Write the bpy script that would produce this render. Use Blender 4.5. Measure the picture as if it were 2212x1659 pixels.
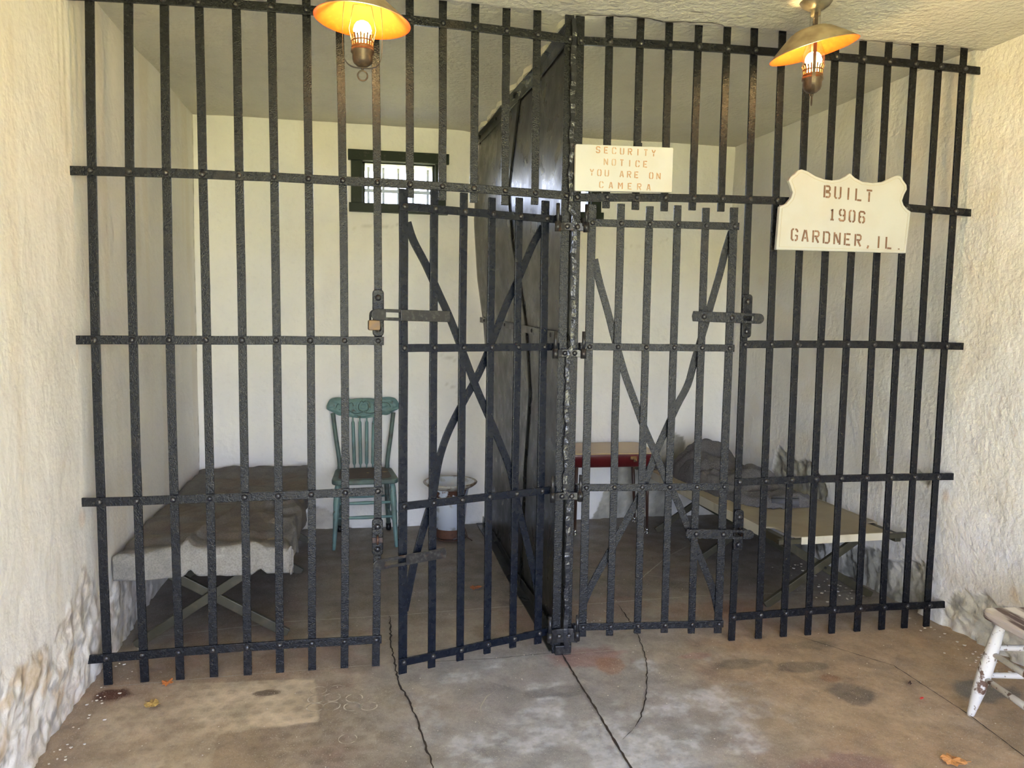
import bpy, math, random
import numpy as np
from mathutils import Vector, Matrix
from math import sin, cos, pi, radians

S = bpy.context.scene
for o in list(bpy.data.objects):
    bpy.data.objects.remove(o)
COL = S.collection

# ------------------------------------------------------------------ camera
CAM = np.array((-0.8392, -3.0887, 1.4382))
YAW, PITCH, ROLL, FPX = 0.1929, -0.0878, 0.0144, 1662.58
_f = np.array((sin(YAW)*cos(PITCH), cos(YAW)*cos(PITCH), sin(PITCH)))
_r0 = np.array((cos(YAW), -sin(YAW), 0.0))
_u0 = np.cross(_r0, _f)
_r = cos(ROLL)*_r0 + sin(ROLL)*_u0
_u = -sin(ROLL)*_r0 + cos(ROLL)*_u0
cd = bpy.data.cameras.new('camera'); cam = bpy.data.objects.new('camera', cd); COL.objects.link(cam)
cd.sensor_width = 36.0; cd.lens = 36.0*FPX/2212; cd.clip_start = 0.05; cd.clip_end = 300
cam.matrix_world = Matrix(((_r[0], _u[0], -_f[0], CAM[0]), (_r[1], _u[1], -_f[1], CAM[1]), (_r[2], _u[2], -_f[2], CAM[2]), (0, 0, 0, 1)))
S.camera = cam

def at(px, py, P0, n):
    """point of the photograph (px, py) on the real plane through P0 with normal n"""
    d = _f + _r*(px-1106)/FPX - _u*(py-829.5)/FPX
    P0 = np.array(P0, float); n = np.array(n, float)
    return Vector(CAM + d*((P0-CAM) @ n)/(d @ n))
def aty(px, py, y): return at(px, py, (0, y, 0), (0, 1, 0))
def atz(px, py, z): return at(px, py, (0, 0, z), (0, 0, 1))
def atx(px, py, x): return at(px, py, (x, 0, 0), (1, 0, 0))

# ------------------------------------------------------------------ light
S.view_settings.view_transform = 'Standard'; S.view_settings.look = 'None'
S.view_settings.gamma = 1.0; S.view_settings.exposure = 1.3
try: S.view_settings.use_curve_mapping = False
except Exception: pass
H = 2.64                      # ceiling height
YF, YB = -4.5, 2.1            # front and back wall
DOOR = (-1.55, 1.05, 2.25)     # front opening x0, x1, height

w = bpy.data.worlds.new('sky'); S.world = w; w.use_nodes = True
nt = w.node_tree; nt.nodes.clear()
out = nt.nodes.new('ShaderNodeOutputWorld'); bg = nt.nodes.new('ShaderNodeBackground')
tc = nt.nodes.new('ShaderNodeTexCoord'); sx = nt.nodes.new('ShaderNodeSeparateXYZ')
rp = nt.nodes.new('ShaderNodeValToRGB')
rp.color_ramp.elements[0].position = 0.0; rp.color_ramp.elements[0].color = (0.76, 0.83, 1.0, 1)
rp.color_ramp.elements[1].position = 0.7; rp.color_ramp.elements[1].color = (0.36, 0.50, 1.0, 1)
nt.links.new(tc.outputs['Generated'], sx.inputs[0]); nt.links.new(sx.outputs['Z'], rp.inputs[0])
nt.links.new(rp.outputs[0], bg.inputs[0]); nt.links.new(bg.outputs[0], out.inputs[0])
SKY = 8.0
bg.inputs[1].default_value = SKY

def portal(name, loc, size, rot):
    l = bpy.data.lights.new(name, 'AREA'); l.shape = 'RECTANGLE'; l.size, l.size_y = size
    l.cycles.is_portal = True
    o = bpy.data.objects.new(name, l); COL.objects.link(o); o.location = loc; o.rotation_euler = rot
    return o
portal('sky_portal', ((DOOR[0]+DOOR[1])/2, YF-0.02, DOOR[2]/2), (DOOR[1]-DOOR[0], DOOR[2]), (radians(90), 0, 0))

sun = bpy.data.lights.new('sun', 'SUN'); sun.energy = 100.0; sun.angle = radians(0.6); sun.color = (1, 0.93, 0.8)
so = bpy.data.objects.new('sun', sun); COL.objects.link(so)
so.rotation_euler = (radians(-10), radians(40), 0)     # from the side, lights the yard in front of the door
BULB = 135.0                   # strength of the two bulbs

# ------------------------------------------------------------------ numpy noise
def _hash(ix, iy, seed):
    h = (ix.astype(np.int64)*374761393 + iy.astype(np.int64)*668265263 + seed*1442695041) & 0x7fffffff
    h = ((h ^ (h >> 13))*1274126177) & 0x7fffffff
    h = h ^ (h >> 16)
    return (h & 0xffff)/65535.0
def vn(x, y, seed=0):
    x = np.asarray(x, float); y = np.asarray(y, float)
    ix = np.floor(x); iy = np.floor(y); fx = x-ix; fy = y-iy
    fx = fx*fx*(3-2*fx); fy = fy*fy*(3-2*fy)
    a = _hash(ix, iy, seed); b = _hash(ix+1, iy, seed); c = _hash(ix, iy+1, seed); d = _hash(ix+1, iy+1, seed)
    return (a*(1-fx)+b*fx)*(1-fy) + (c*(1-fx)+d*fx)*fy
def fbm(x, y, f=1.0, o=4, seed=0):
    r = 0; a = 0.5; t = 0
    for i in range(o):
        r = r + a*vn(x*f, y*f, seed+i*17); t += a; a *= 0.5; f *= 2.03
    return r/t
def sstep(a, b, x):
    t = np.clip((x-a)/(b-a), 0, 1); return t*t*(3-2*t)
def sdpoly(x, y, poly):
    """signed distance to a polygon, inside positive"""
    d = np.full(np.shape(x), 1e9); ins = np.zeros(np.shape(x), bool)
    n = len(poly)
    for i in range(n):
        ax, ay = poly[i]; bx, by = poly[(i+1) % n]
        ex, ey = bx-ax, by-ay
        t = np.clip(((x-ax)*ex+(y-ay)*ey)/(ex*ex+ey*ey+1e-12), 0, 1)
        d = np.minimum(d, np.hypot(x-ax-t*ex, y-ay-t*ey))
        c = ((ay > y) != (by > y)) & (x < (bx-ax)*(y-ay)/((by-ay) if by != ay else 1e-12)+ax)
        ins ^= c
    return np.where(ins, d, -d)
def sdline(x, y, pts):
    d = np.full(np.shape(x), 1e9)
    for (ax, ay), (bx, by) in zip(pts[:-1], pts[1:]):
        ex, ey = bx-ax, by-ay
        t = np.clip(((x-ax)*ex+(y-ay)*ey)/(ex*ex+ey*ey+1e-12), 0, 1)
        d = np.minimum(d, np.hypot(x-ax-t*ex, y-ay-t*ey))
    return d
def mixc(c, new, m):
    return c*(1-m[..., None]) + np.array(new)*m[..., None]

# ------------------------------------------------------------------ materials
def mat(name, color=(.8, .8, .8), rough=.5, metal=0.0, attr=None, noise=None, bumps=(), spec=None, rnoise=None, mapping=None, clear=0):
    """noise: list of (scale, detail, lo, hi, colour, [stretch]) colour patches; bumps: list of (scale, detail, strength, dist)"""
    m = bpy.data.materials.new(name); m.use_nodes = True; n = m.node_tree.nodes; L = m.node_tree.links
    b = n['Principled BSDF']; b.inputs['Roughness'].default_value = rough; b.inputs['Metallic'].default_value = metal
    if spec is not None: b.inputs['Specular IOR Level'].default_value = spec
    if clear: b.inputs['Coat Weight'].default_value = clear; b.inputs['Coat Roughness'].default_value = .2
    t = n.new('ShaderNodeTexCoord')
    def coords(st=None):
        if st is None: return t.outputs['Object']
        mp = n.new('ShaderNodeMapping'); mp.inputs['Scale'].default_value = st
        L.new(t.outputs['Object'], mp.inputs[0]); return mp.outputs[0]
    if attr:
        a = n.new('ShaderNodeAttribute'); a.attribute_name = attr; cur = a.outputs['Color']
    else:
        a = n.new('ShaderNodeRGB'); a.outputs[0].default_value = (*color, 1); cur = a.outputs[0]
    for q in (noise or ()):
        sc, de, lo, hi, c = q[:5]
        no = n.new('ShaderNodeTexNoise'); no.inputs['Scale'].default_value = sc; no.inputs['Detail'].default_value = de
        L.new(coords(q[5] if len(q) > 5 else None), no.inputs['Vector'])
        mr = n.new('ShaderNodeMapRange'); mr.inputs[1].default_value = lo; mr.inputs[2].default_value = hi
        L.new(no.outputs[0], mr.inputs[0])
        if isinstance(c, (int, float)):      # multiply
            mx = n.new('ShaderNodeMix'); mx.data_type = 'RGBA'; mx.blend_type = 'MULTIPLY'; mx.inputs[7].default_value = (c, c, c, 1)
        else:
            mx = n.new('ShaderNodeMix'); mx.data_type = 'RGBA'; mx.inputs[7].default_value = (*c, 1)
        L.new(mr.outputs[0], mx.inputs[0]); L.new(cur, mx.inputs[6]); cur = mx.outputs[2]
    L.new(cur, b.inputs['Base Color'])
    if rnoise:
        sc, lo, hi = rnoise
        no = n.new('ShaderNodeTexNoise'); no.inputs['Scale'].default_value = sc; no.inputs['Detail'].default_value = 3
        L.new(t.outputs['Object'], no.inputs['Vector'])
        mr = n.new('ShaderNodeMapRange'); mr.inputs[1].default_value = .3; mr.inputs[2].default_value = .7
        mr.inputs[3].default_value = lo; mr.inputs[4].default_value = hi
        L.new(no.outputs[0], mr.inputs[0]); L.new(mr.outputs[0], b.inputs['Roughness'])
    prev = None
    for q in bumps:
        sc, de, st, di = q[:4]
        no = n.new('ShaderNodeTexNoise'); no.inputs['Scale'].default_value = sc; no.inputs['Detail'].default_value = de
        L.new(coords(q[4] if len(q) > 4 else None), no.inputs['Vector'])
        bp = n.new('ShaderNodeBump'); bp.inputs['Strength'].default_value = st; bp.inputs['Distance'].default_value = di
        L.new(no.outputs[0], bp.inputs['Height'])
        if prev: L.new(prev.outputs[0], bp.inputs['Normal'])
        prev = bp
    if prev: L.new(prev.outputs[0], b.inputs['Normal'])
    return m

M_WALL = mat('plaster', attr='col', rough=.62, noise=[(3.0, 3, .35, .75, .93), (40, 2, .55, .8, .95)],
             bumps=[(2.5, 3, .5, .05), (28, 3, .38, .012), (90, 2, .25, .003)])
M_WALLR = mat('rough_plaster', attr='col', rough=.6, noise=[(3.0, 3, .35, .75, .93)],
              bumps=[(2.5, 3, .5, .05), (34, 3, .6, .014), (90, 2, .3, .003)])
M_CEIL = mat('ceiling_plaster', color=(.64, .61, .53), rough=.65, noise=[(1.3, 4, .4, .7, .9), (6, 4, .5, .75, .93)],
             bumps=[(2.0, 3, .4, .04), (40, 3, .9, .013)])
M_CRACK = mat('crack', color=(.03, .022, .015), rough=.9)
M_FLOOR = mat('concrete_floor', attr='col', rough=.55, noise=[(9, 8, .38, .68, .72), (60, 4, .45, .75, .80), (220, 2, .6, .75, (.5, .46, .40))],
              bumps=[(14, 6, .35, .012), (160, 3, .3, .002)], rnoise=(7, .38, .75))
M_RING = mat('ring_mark', color=(.60, .55, .47), rough=.7, noise=[(26, 3, .42, .55, (.30, .26, .21))])
M_IRON = mat('black_painted_iron', color=(.006, .0065, .008), rough=.33, spec=.27, noise=[(70, 6, .62, .78, (.035, .033, .03)), (5, 5, .62, .8, (.022, .015, .010))],
             bumps=[(230, 3, .9, .0020), (45, 3, .4, .003)], rnoise=(60, .14, .34))
M_GATE = mat('blue_black_painted_iron', color=(.004, .006, .011), rough=.3, spec=.26, noise=[(90, 5, .64, .78, (.06, .06, .065))],
             bumps=[(210, 3, .6, .0012), (25, 2, .2, .002)], rnoise=(40, .18, .38))
M_RIVET = mat('rivet_iron', color=(.012, .012, .014), rough=.3, noise=[(120, 3, .55, .7, (.09, .08, .07))], bumps=[(200, 3, .4, .001)])
M_WORN = mat('worn_iron', color=(.011, .011, .012), rough=.3, metal=.0, spec=.4, noise=[(80, 5, .5, .7, (.045, .042, .04)), (30, 4, .64, .74, (.05, .024, .014))],
             bumps=[(140, 4, .5, .001)])
M_RUST = mat('rusty_iron', color=(.045, .02, .012), rough=.6, noise=[(90, 5, .45, .65, (.09, .038, .02))], bumps=[(150, 4, .6, .001)])
M_SHEET = mat('dark_steel_plate', color=(.008, .009, .0075), rough=.34, spec=.36, noise=[(9, 5, .5, .75, (.022, .022, .019)), (70, 3, .62, .72, (.004, .004, .004), (1, 1, .6))],
              bumps=[(3, 2, .35, .02), (110, 3, .5, .0016, (1, 1, .6))], rnoise=(9, .22, .42))

# ------------------------------------------------------------------ mesh helpers
class MB:
    def __init__(s): s.v = []; s.f = []; s.m = []; s.mi = 0; s.sm = []
    def add(s, vs, fs, smooth=False):
        b = len(s.v); s.v += [tuple(v) for v in vs]
        for f in fs: s.f.append(tuple(b+i for i in f)); s.m.append(s.mi); s.sm.append(smooth)
        return s
    def box(s, c, d, R=None):
        c = Vector(c); R = R or Matrix.Identity(3); hx, hy, hz = d[0]/2, d[1]/2, d[2]/2
        vs = [c + R @ Vector((x*hx, y*hy, z*hz)) for x in (-1, 1) for y in (-1, 1) for z in (-1, 1)]
        return s.add(vs, [(0, 1, 3, 2), (4, 6, 7, 5), (0, 4, 5, 1), (2, 3, 7, 6), (0, 2, 6, 4), (1, 5, 7, 3)])
    def strip(s, pts, wdir, w, t, ws=None):
        """flat bar: rectangular section w (along wdir) x t swept along pts"""
        pts = [Vector(p) for p in pts]; n = len(pts); vs = []; wd0 = Vector(wdir).normalized()
        for i, p in enumerate(pts):
            T = (pts[min(i+1, n-1)] - pts[max(i-1, 0)]).normalized()
            wd = (wd0 - T*wd0.dot(T)).normalized(); td = T.cross(wd)
            ww = (ws[i] if ws else w)/2
            for a, b in ((-1, -1), (1, -1), (1, 1), (-1, 1)): vs.append(p + wd*ww*a + td*t/2*b)
        fs = [(3, 2, 1, 0), tuple(4*(n-1)+k for k in range(4))]
        for i in range(n-1):
            for k in range(4): fs.append((4*i+k, 4*i+(k+1) % 4, 4*i+4+(k+1) % 4, 4*i+4+k))
        return s.add(vs, fs)
    def tube(s, pts, r, n=10, cap=True, closed=False):
        pts = [Vector(p) for p in pts]; N = len(pts); rs = r if isinstance(r, (list, tuple)) else [r]*N
        vs = []; ref = None
        for i, p in enumerate(pts):
            a = pts[(i-1) % N] if closed else pts[max(i-1, 0)]; b = pts[(i+1) % N] if closed else pts[min(i+1, N-1)]
            T = (b-a).normalized()
            if ref is None:
                ref = Vector((0, 0, 1)) if abs(T.z) < .9 else Vector((1, 0, 0))
            u = (ref - T*ref.dot(T)).normalized(); ref = u; v = T.cross(u)
            for k in range(n):
                A = 2*pi*k/n; vs.append(p + (u*cos(A)+v*sin(A))*rs[i])
        fs = []
        for i in range(N if closed else N-1):
            j = (i+1) % N
            for k in range(n): fs.append((i*n+k, i*n+(k+1) % n, j*n+(k+1) % n, j*n+k))
        if cap and not closed: fs += [tuple(reversed(range(n))), tuple((N-1)*n+k for k in range(n))]
        return s.add(vs, fs, True)
    def lathe(s, prof, c=(0, 0, 0), n=32, R=None, sx=1, sy=1):
        c = Vector(c); R = R or Matrix.Identity(3); vs = []; fs = []; P = len(prof)
        for r, z in prof:
            for k in range(n):
                A = 2*pi*k/n; vs.append(c + R @ Vector((r*cos(A)*sx, r*sin(A)*sy, z)))
        for i in range(P-1):
            for k in range(n): fs.append((i*n+k, i*n+(k+1) % n, (i+1)*n+(k+1) % n, (i+1)*n+k))
        return s.add(vs, fs, True)
    def prism(s, poly, o, ax, ay, az, t, holes=None):
        """polygon (2D, in ax/ay from o) extruded by t along az"""
        o, ax, ay, az = Vector(o), Vector(ax), Vector(ay), Vector(az); n = len(poly)
        a = [o+ax*x+ay*y for x, y in poly]; b = [p+az*t for p in a]
        return s.add(a+b, [tuple(reversed(range(n))), tuple(range(n, 2*n))] + [(i, (i+1) % n, n+(i+1) % n, n+i) for i in range(n)])
    def dome(s, c, nrm, r, h, n=10):
        nrm = Vector(nrm).normalized(); R = nrm.to_track_quat('Z', 'Y').to_matrix()
        s.lathe([(r, -.001), (r, h*.25), (r*.8, h*.7), (r*.45, h*.95), (0.0005, h)], c, n, R); return s
    def build(s, name, mats, parent=None, bevel=0, subsurf=0, flat=None):
        me = bpy.data.meshes.new(name); me.from_pydata(s.v, [], s.f)
        for m in (mats if isinstance(mats, (list, tuple)) else [mats]): me.materials.append(m)
        me.polygons.foreach_set('material_index', s.m); me.polygons.foreach_set('use_smooth', s.sm); me.update()
        o = bpy.data.objects.new(name, me); COL.objects.link(o)
        if parent: o.parent = parent
        if bevel:
            b = o.modifiers.new('bevel', 'BEVEL'); b.width = bevel; b.segments = 2; b.limit_method = 'ANGLE'
        if subsurf:
            b = o.modifiers.new('sub', 'SUBSURF'); b.levels = b.render_levels = subsurf
        return o
def tag(o, label, cat, group=None):
    o['label'] = label; o['category'] = cat
    if group: o['group'] = group
    return o
def thing(name, label, cat, loc=(0, 0, 0), rz=0, group=None):
    o = bpy.data.objects.new(name, None); COL.objects.link(o); o.location = loc; o.rotation_euler = (0, 0, rz); o.empty_display_size = .05
    return tag(o, label, cat, group)
def struct(o): o['kind'] = 'structure'; return o
def spline(pts, k=6):
    """Catmull-Rom through pts"""
    P = [Vector(p) for p in pts]; out = []
    for i in range(len(P)-1):
        p0 = P[max(i-1, 0)]; p1 = P[i]; p2 = P[i+1]; p3 = P[min(i+2, len(P)-1)]
        for j in range(k):
            t = j/k
            out.append(.5*((2*p1)+(p2-p0)*t+(2*p0-5*p1+4*p2-p3)*t*t+(3*p1-p0-3*p2+p3)*t**3))
    out.append(P[-1]); return out
def rad2(p, r, n=8):
    """round the corners of polygon p"""
    o = []; N = len(p)
    for i in range(N):
        a = Vector(p[i-1]); b = Vector(p[i]); c = Vector(p[(i+1) % N])
        u = (a-b).normalized(); v = (c-b).normalized()
        for k in range(n+1):
            t = k/n; q = (b+u*r)*(1-t)**2 + b*2*t*(1-t) + (b+v*r)*t*t; o.append((q.x, q.y))
    return o

def sheet(name, U, V, fn, matl, colfn=None, smooth=True, skip=None):
    """surface over the grid U x V; fn(u, v) -> x, y, z arrays; colfn(u, v) -> rgb; skip(u, v) face centres left open"""
    U = np.asarray(U); V = np.asarray(V); uu, vv = np.meshgrid(U, V, indexing='ij')
    x, y, z = fn(uu, vv); nu, nv = len(U), len(V)
    co = np.stack([x+0*uu, y+0*uu, z+0*uu], -1).reshape(-1, 3)
    idx = np.arange(nu*nv).reshape(nu, nv)
    q = np.stack([idx[:-1, :-1], idx[1:, :-1], idx[1:, 1:], idx[:-1, 1:]], -1)
    if skip is not None:
        cu, cv = np.meshgrid((U[:-1]+U[1:])/2, (V[:-1]+V[1:])/2, indexing='ij'); q = q[~skip(cu, cv)]
    q = q.reshape(-1, 4)
    me = bpy.data.meshes.new(name); me.vertices.add(len(co)); me.vertices.foreach_set('co', co.ravel())
    me.loops.add(q.size); me.loops.foreach_set('vertex_index', q.ravel())
    me.polygons.add(len(q)); me.polygons.foreach_set('loop_start', np.arange(len(q))*4)
    me.polygons.foreach_set('loop_total', np.full(len(q), 4)); me.polygons.foreach_set('use_smooth', np.full(len(q), smooth))
    me.update(calc_edges=True)
    if colfn:
        c = colfn(uu, vv); a = me.color_attributes.new('col', 'FLOAT_COLOR', 'POINT')
        cc = np.ones((nu*nv, 4)); cc[:, :3] = c.reshape(-1, 3); a.data.foreach_set('color', cc.ravel())
    for m_ in (matl if isinstance(matl, (list, tuple)) else [matl]): me.materials.append(m_)
    o = bpy.data.objects.new(name, me); COL.objects.link(o); return o
def seg(*a):
    """seg(x0, step, x1, step, x2 ...): grid lines that hit every breakpoint"""
    r = [a[0]]
    for i in range(0, len(a)-2, 2):
        n = max(1, int(math.ceil((a[i+2]-a[i])/a[i+1]))); r += list(np.linspace(a[i], a[i+2], n+1))[1:]
    return np.array(r)

# ------------------------------------------------------------------ the setting
WALLC = (.84, .81, .765); STONE = (.36, .345, .29); OCHRE = (.50, .33, .13)
WALL_L = -1.87
def wr_x(y): return 1.87 - .052*np.maximum(y, 0)

def stonecol(u, v, s):
    n = fbm(u, v, 14, 4, s)[..., None]; m = fbm(u, v, 45, 3, s+9)[..., None]
    return np.array(STONE)*(.55+.75*n)*(.75+.5*m)

# left wall: crumbled, over-painted plaster along the foot
LP = [(.40, .03), (.33, .26), (.12, .36), (-.02, .46), (-.12, .44), (-.2, .37), (-.38, .33), (-.6, .37), (-.9, .42), (-1.3, .4), (-1.3, -.1), (.4, -.1)]
LC = [(.30, .34), (.62, .22), (.93, .10), (.95, -.1), (.25, -.1)]
def lmask(y, z):
    e = (fbm(y, z, 9, 4, 3)-.5)*.16
    return sstep(-.01, .02, np.maximum(sdpoly(y, z, LP), sdpoly(y, z, LC))+e)
def left_fn(y, z):
    m = lmask(y, z); a = fbm(y, z, 11, 5, 5)
    rough = (np.abs(a-.5)*2)
    wave = (fbm(y*1, z*.35, 2.2, 3, 8)-.5)*.03*sstep(-.1, .3, y)
    ridge = .02*np.exp(-((y-.22-.02*np.sin(z*3))/.05)**2)*sstep(.3, .6, z)
    b_ = fbm(y, z*.7, 34, 4, 25)
    return WALL_L + wave*.6 + ridge*.5 + m*((a-.5)*.034 + (b_-.5)*.014 + .004), y, z
def left_col(y, z):
    c = np.zeros(y.shape+(3,))+np.array(WALLC)
    m = lmask(y, z); st = fbm(y*1.0, z*.12, 8, 3, 12)
    c = mixc(c, (.74, .66, .54), sstep(.5, .72, st)*.4)                       # pale run marks
    c = c*(1-.45*m*sstep(.56, .66, fbm(y, z, 24, 4, 21)))[..., None]
    e_ = np.clip(m*(1-m)*4, 0, 1); c = mixc(c, (.30, .25, .17), e_*.6*sstep(.42, .58, fbm(y, z, 12, 3, 66)))
    ck = sstep(.018, .0, np.abs(fbm(y, z*.6, 9, 4, 67)-.5))+sstep(.014, .0, np.abs(fbm(y, z, 17, 3, 68)-.47)); c = mixc(c, (.34, .29, .21), np.clip(ck, 0, 1)*m*.6)
    c = mixc(c, (.66, .54, .44), m*sstep(.50, .66, fbm(y, z, 5, 3, 69))*.3)
    c = mixc(c, OCHRE, m*sstep(.62, .74, fbm(y, z, 10, 4, 33))*.5)
    low = sstep(.10, .0, z)*sstep(.4, .7, fbm(y, z, 16, 3, 41))
    c = mixc(c, (.45, .40, .32), low*.6)
    drip = np.exp(-((y+.03)/.012)**2)*sstep(1.98, 2.02, z) + np.exp(-((y+.075)/.008)**2)*sstep(2.0, 2.1, z)
    c = mixc(c, (.45, .42, .33), np.clip(drip, 0, 1)*.5)
    c = mixc(c, (.62, .40, .22), sstep(.05, .02, np.hypot(y+.01, z-.66))*.35 + sstep(.05, .0, np.hypot((y+.0)*2, (z-1.27)))*.3)
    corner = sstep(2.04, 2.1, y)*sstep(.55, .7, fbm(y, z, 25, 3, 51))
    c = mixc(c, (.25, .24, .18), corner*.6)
    return c
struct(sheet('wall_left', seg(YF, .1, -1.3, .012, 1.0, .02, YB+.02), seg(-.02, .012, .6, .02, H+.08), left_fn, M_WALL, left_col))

# right wall: bare rubble stone patches where the plaster has fallen
RP = [[(1.476, .40), (1.45, .52), (1.402, .625), (1.36, .60), (1.291, .60), (1.20, .57), (1.082, .585), (.99, .55), (.934, .50), (.89, .43), (.90, .36), (.96, .30), (1.05, .28), (1.326, .384)],
      [(1.30, -.1), (1.28, .05), (1.0, .13), (.76, .16), (.58, .20), (.45, .23), (.38, .20), (.32, .21), (.22, .25), (.14, .27), (.08, .2), (.09, .10), (.16, .03), (.2, -.1)],
      [(.05, -.1), (.0, .05), (-.03, .13), (-.07, .20), (-.12, .23), (-.17, .215), (-.25, .235), (-.30, .20), (-.36, .22), (-.45, .25), (-.6, .24), (-1.3, .26), (-1.3, -.1)],
      [(.12, .66), (.10, .72), (.16, .70), (.21, .705), (.20, .66), (.15, .62)]]
def rmask(y, z):
    e = (fbm(y, z, 13, 4, 7)-.5)*.06
    return sstep(-.003, .006, np.maximum.reduce([sdpoly(y, z, p) for p in RP])+e)
def right_fn(y, z):
    m = rmask(y, z); a = fbm(y, z, 12, 5, 6)
    return wr_x(y) + (fbm(y, z, 3, 3, 2)-.5)*.02 + m*(.014 - (a-.5)*.045 - (fbm(y, z, 34, 4, 26)-.5)*.030), y, z
def right_col(y, z):
    c = np.zeros(y.shape+(3,))+np.array((.81, .79, .765))
    c = mixc(c, (.72, .64, .50), sstep(.55, .75, fbm(y, z, 3.5, 4, 13))*.35)
    m = rmask(y, z); s = stonecol(y, z, 60)
    s = np.where((y < .08)[..., None], s*1.45+.08, s)
    pale = sstep(.52, .62, fbm(y, z, 9, 4, 77))[..., None]
    s = np.where((z < .3)[..., None], s*(1-pale)+np.array((.66, .63, .56))*pale, s)
    c = c*(1-m[..., None]) + s*m[..., None]
    edge = np.clip(m*(1-m)*4, 0, 1); c = mixc(c, (.25, .22, .17), edge*.5)
    c = mixc(c, (.62, .36, .16), sstep(.05, .0, np.hypot((y-.03)*1.6, z-.62))*.5)
    c = mixc(c, (.6, .42, .2), sstep(.06, .0, np.hypot(y+.40, (z-.30)))*sstep(.4, .6, fbm(y, z, 20, 3, 3))*.7)
    return c
struct(sheet('wall_right', seg(YF, .1, -1.3, .011, 1.5, .02, YB+.02), seg(-.02, .011, .75, .02, H+.08), right_fn, M_WALLR, right_col))

# back wall with its two small window openings
WO = [(-.835, -.365, 2.155, 2.425), (.235, .705, 2.155, 2.425)]
BP = [[(1.15, .33), (1.17, .50), (1.229, .55), (1.30, .605), (1.37, .61), (1.43, .585), (1.455, .5), (1.48, .42), (1.46, .36), (1.3, .34)],
      [(.76, -.05), (.80, .08), (.86, .2), (.93, .27), (.95, .33), (.90, .42), (.93, .45), (1.15, .44), (1.30, .35), (1.36, .2), (1.36, .05), (1.42, -.05)],
      [(-1.25, -.05), (-1.24, .08), (-1.16, .15), (-1.08, .13), (-1.02, .07), (-.95, .10), (-.90, -.05)]]
BR = (1.72, -.1, 1.95, .3)
def bmask(x, z):
    e = (fbm(x, z, 11, 4, 4)-.5)*.05
    return sstep(-.003, .006, np.maximum.reduce([sdpoly(x, z, p) for p in BP])+e)
def back_fn(x, z):
    m = bmask(x, z); a = fbm(x, z, 10, 5, 9)
    return x, YB + (fbm(x, z, 2, 3, 5)-.5)*.012 + m*(.012-(a-.5)*.04 - (fbm(x, z, 34, 4, 27)-.5)*.025), z
def back_col(x, z):
    c = np.zeros(x.shape+(3,))+np.array((.88, .865, .84))
    c = mixc(c, (.76, .69, .54), sstep(.5, .75, fbm(x*1.0, z*.3, 3, 3, 15))*.3)
    m = bmask(x, z); s = stonecol(x, z, 90)*1.15
    s = np.where((x < 0)[..., None], np.array((.62, .58, .50))*(.7+.5*fbm(x, z, 20, 3, 8)[..., None]), s)
    c = c*(1-m[..., None]) + s*m[..., None]
    for x0, z0, x1, z1 in ((-.43, 1.22, -.22, 1.13), (-.9, 2.0, -.6, 2.03), (-.35, 1.0, -.20, .93), (.9, 1.9, 1.3, 2.0)):
        d = sdline(x+(fbm(x, z, 20, 3, 3)-.5)*.05, z+(fbm(x, z, 20, 3, 6)-.5)*.05, [(x0, z0), (x1, z1)])
        c = mixc(c, (.45, .42, .36), sstep(.006, .0, d)*.5)
    c = mixc(c, (.35, .34, .3), sstep(.03, 0, z)*sstep(.4, .7, fbm(x, z, 20, 3, 2))*.6)
    return c
def inwin(u, v):
    r = np.zeros(u.shape, bool)
    for a, b, c, d in WO: r |= (u > a) & (u < b) & (v > c) & (v < d)
    return r
struct(sheet('wall_back', seg(-1.9, .018, WO[0][0], .018, WO[0][1], .018, WO[1][0], .018, WO[1][1], .014, 1.9),
             seg(-.02, .014, .65, .018, WO[0][2], .018, WO[0][3], .018, H+.08), back_fn, M_WALL, back_col, skip=inwin))
# ceiling
def ceil_fn(x, y):
    return x, y, H + (fbm(x, y, 1.6, 3, 4)-.5)*.025 + .018*sstep(-.03, .0, y+.01*np.sin(9*x))*sstep(.05, .2, np.abs(x))
struct(sheet('ceiling', seg(-1.95, .03, 1.95), seg(YF, .1, -.6, .02, .1, .03, YB+.3), ceil_fn, M_CEIL))

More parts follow.
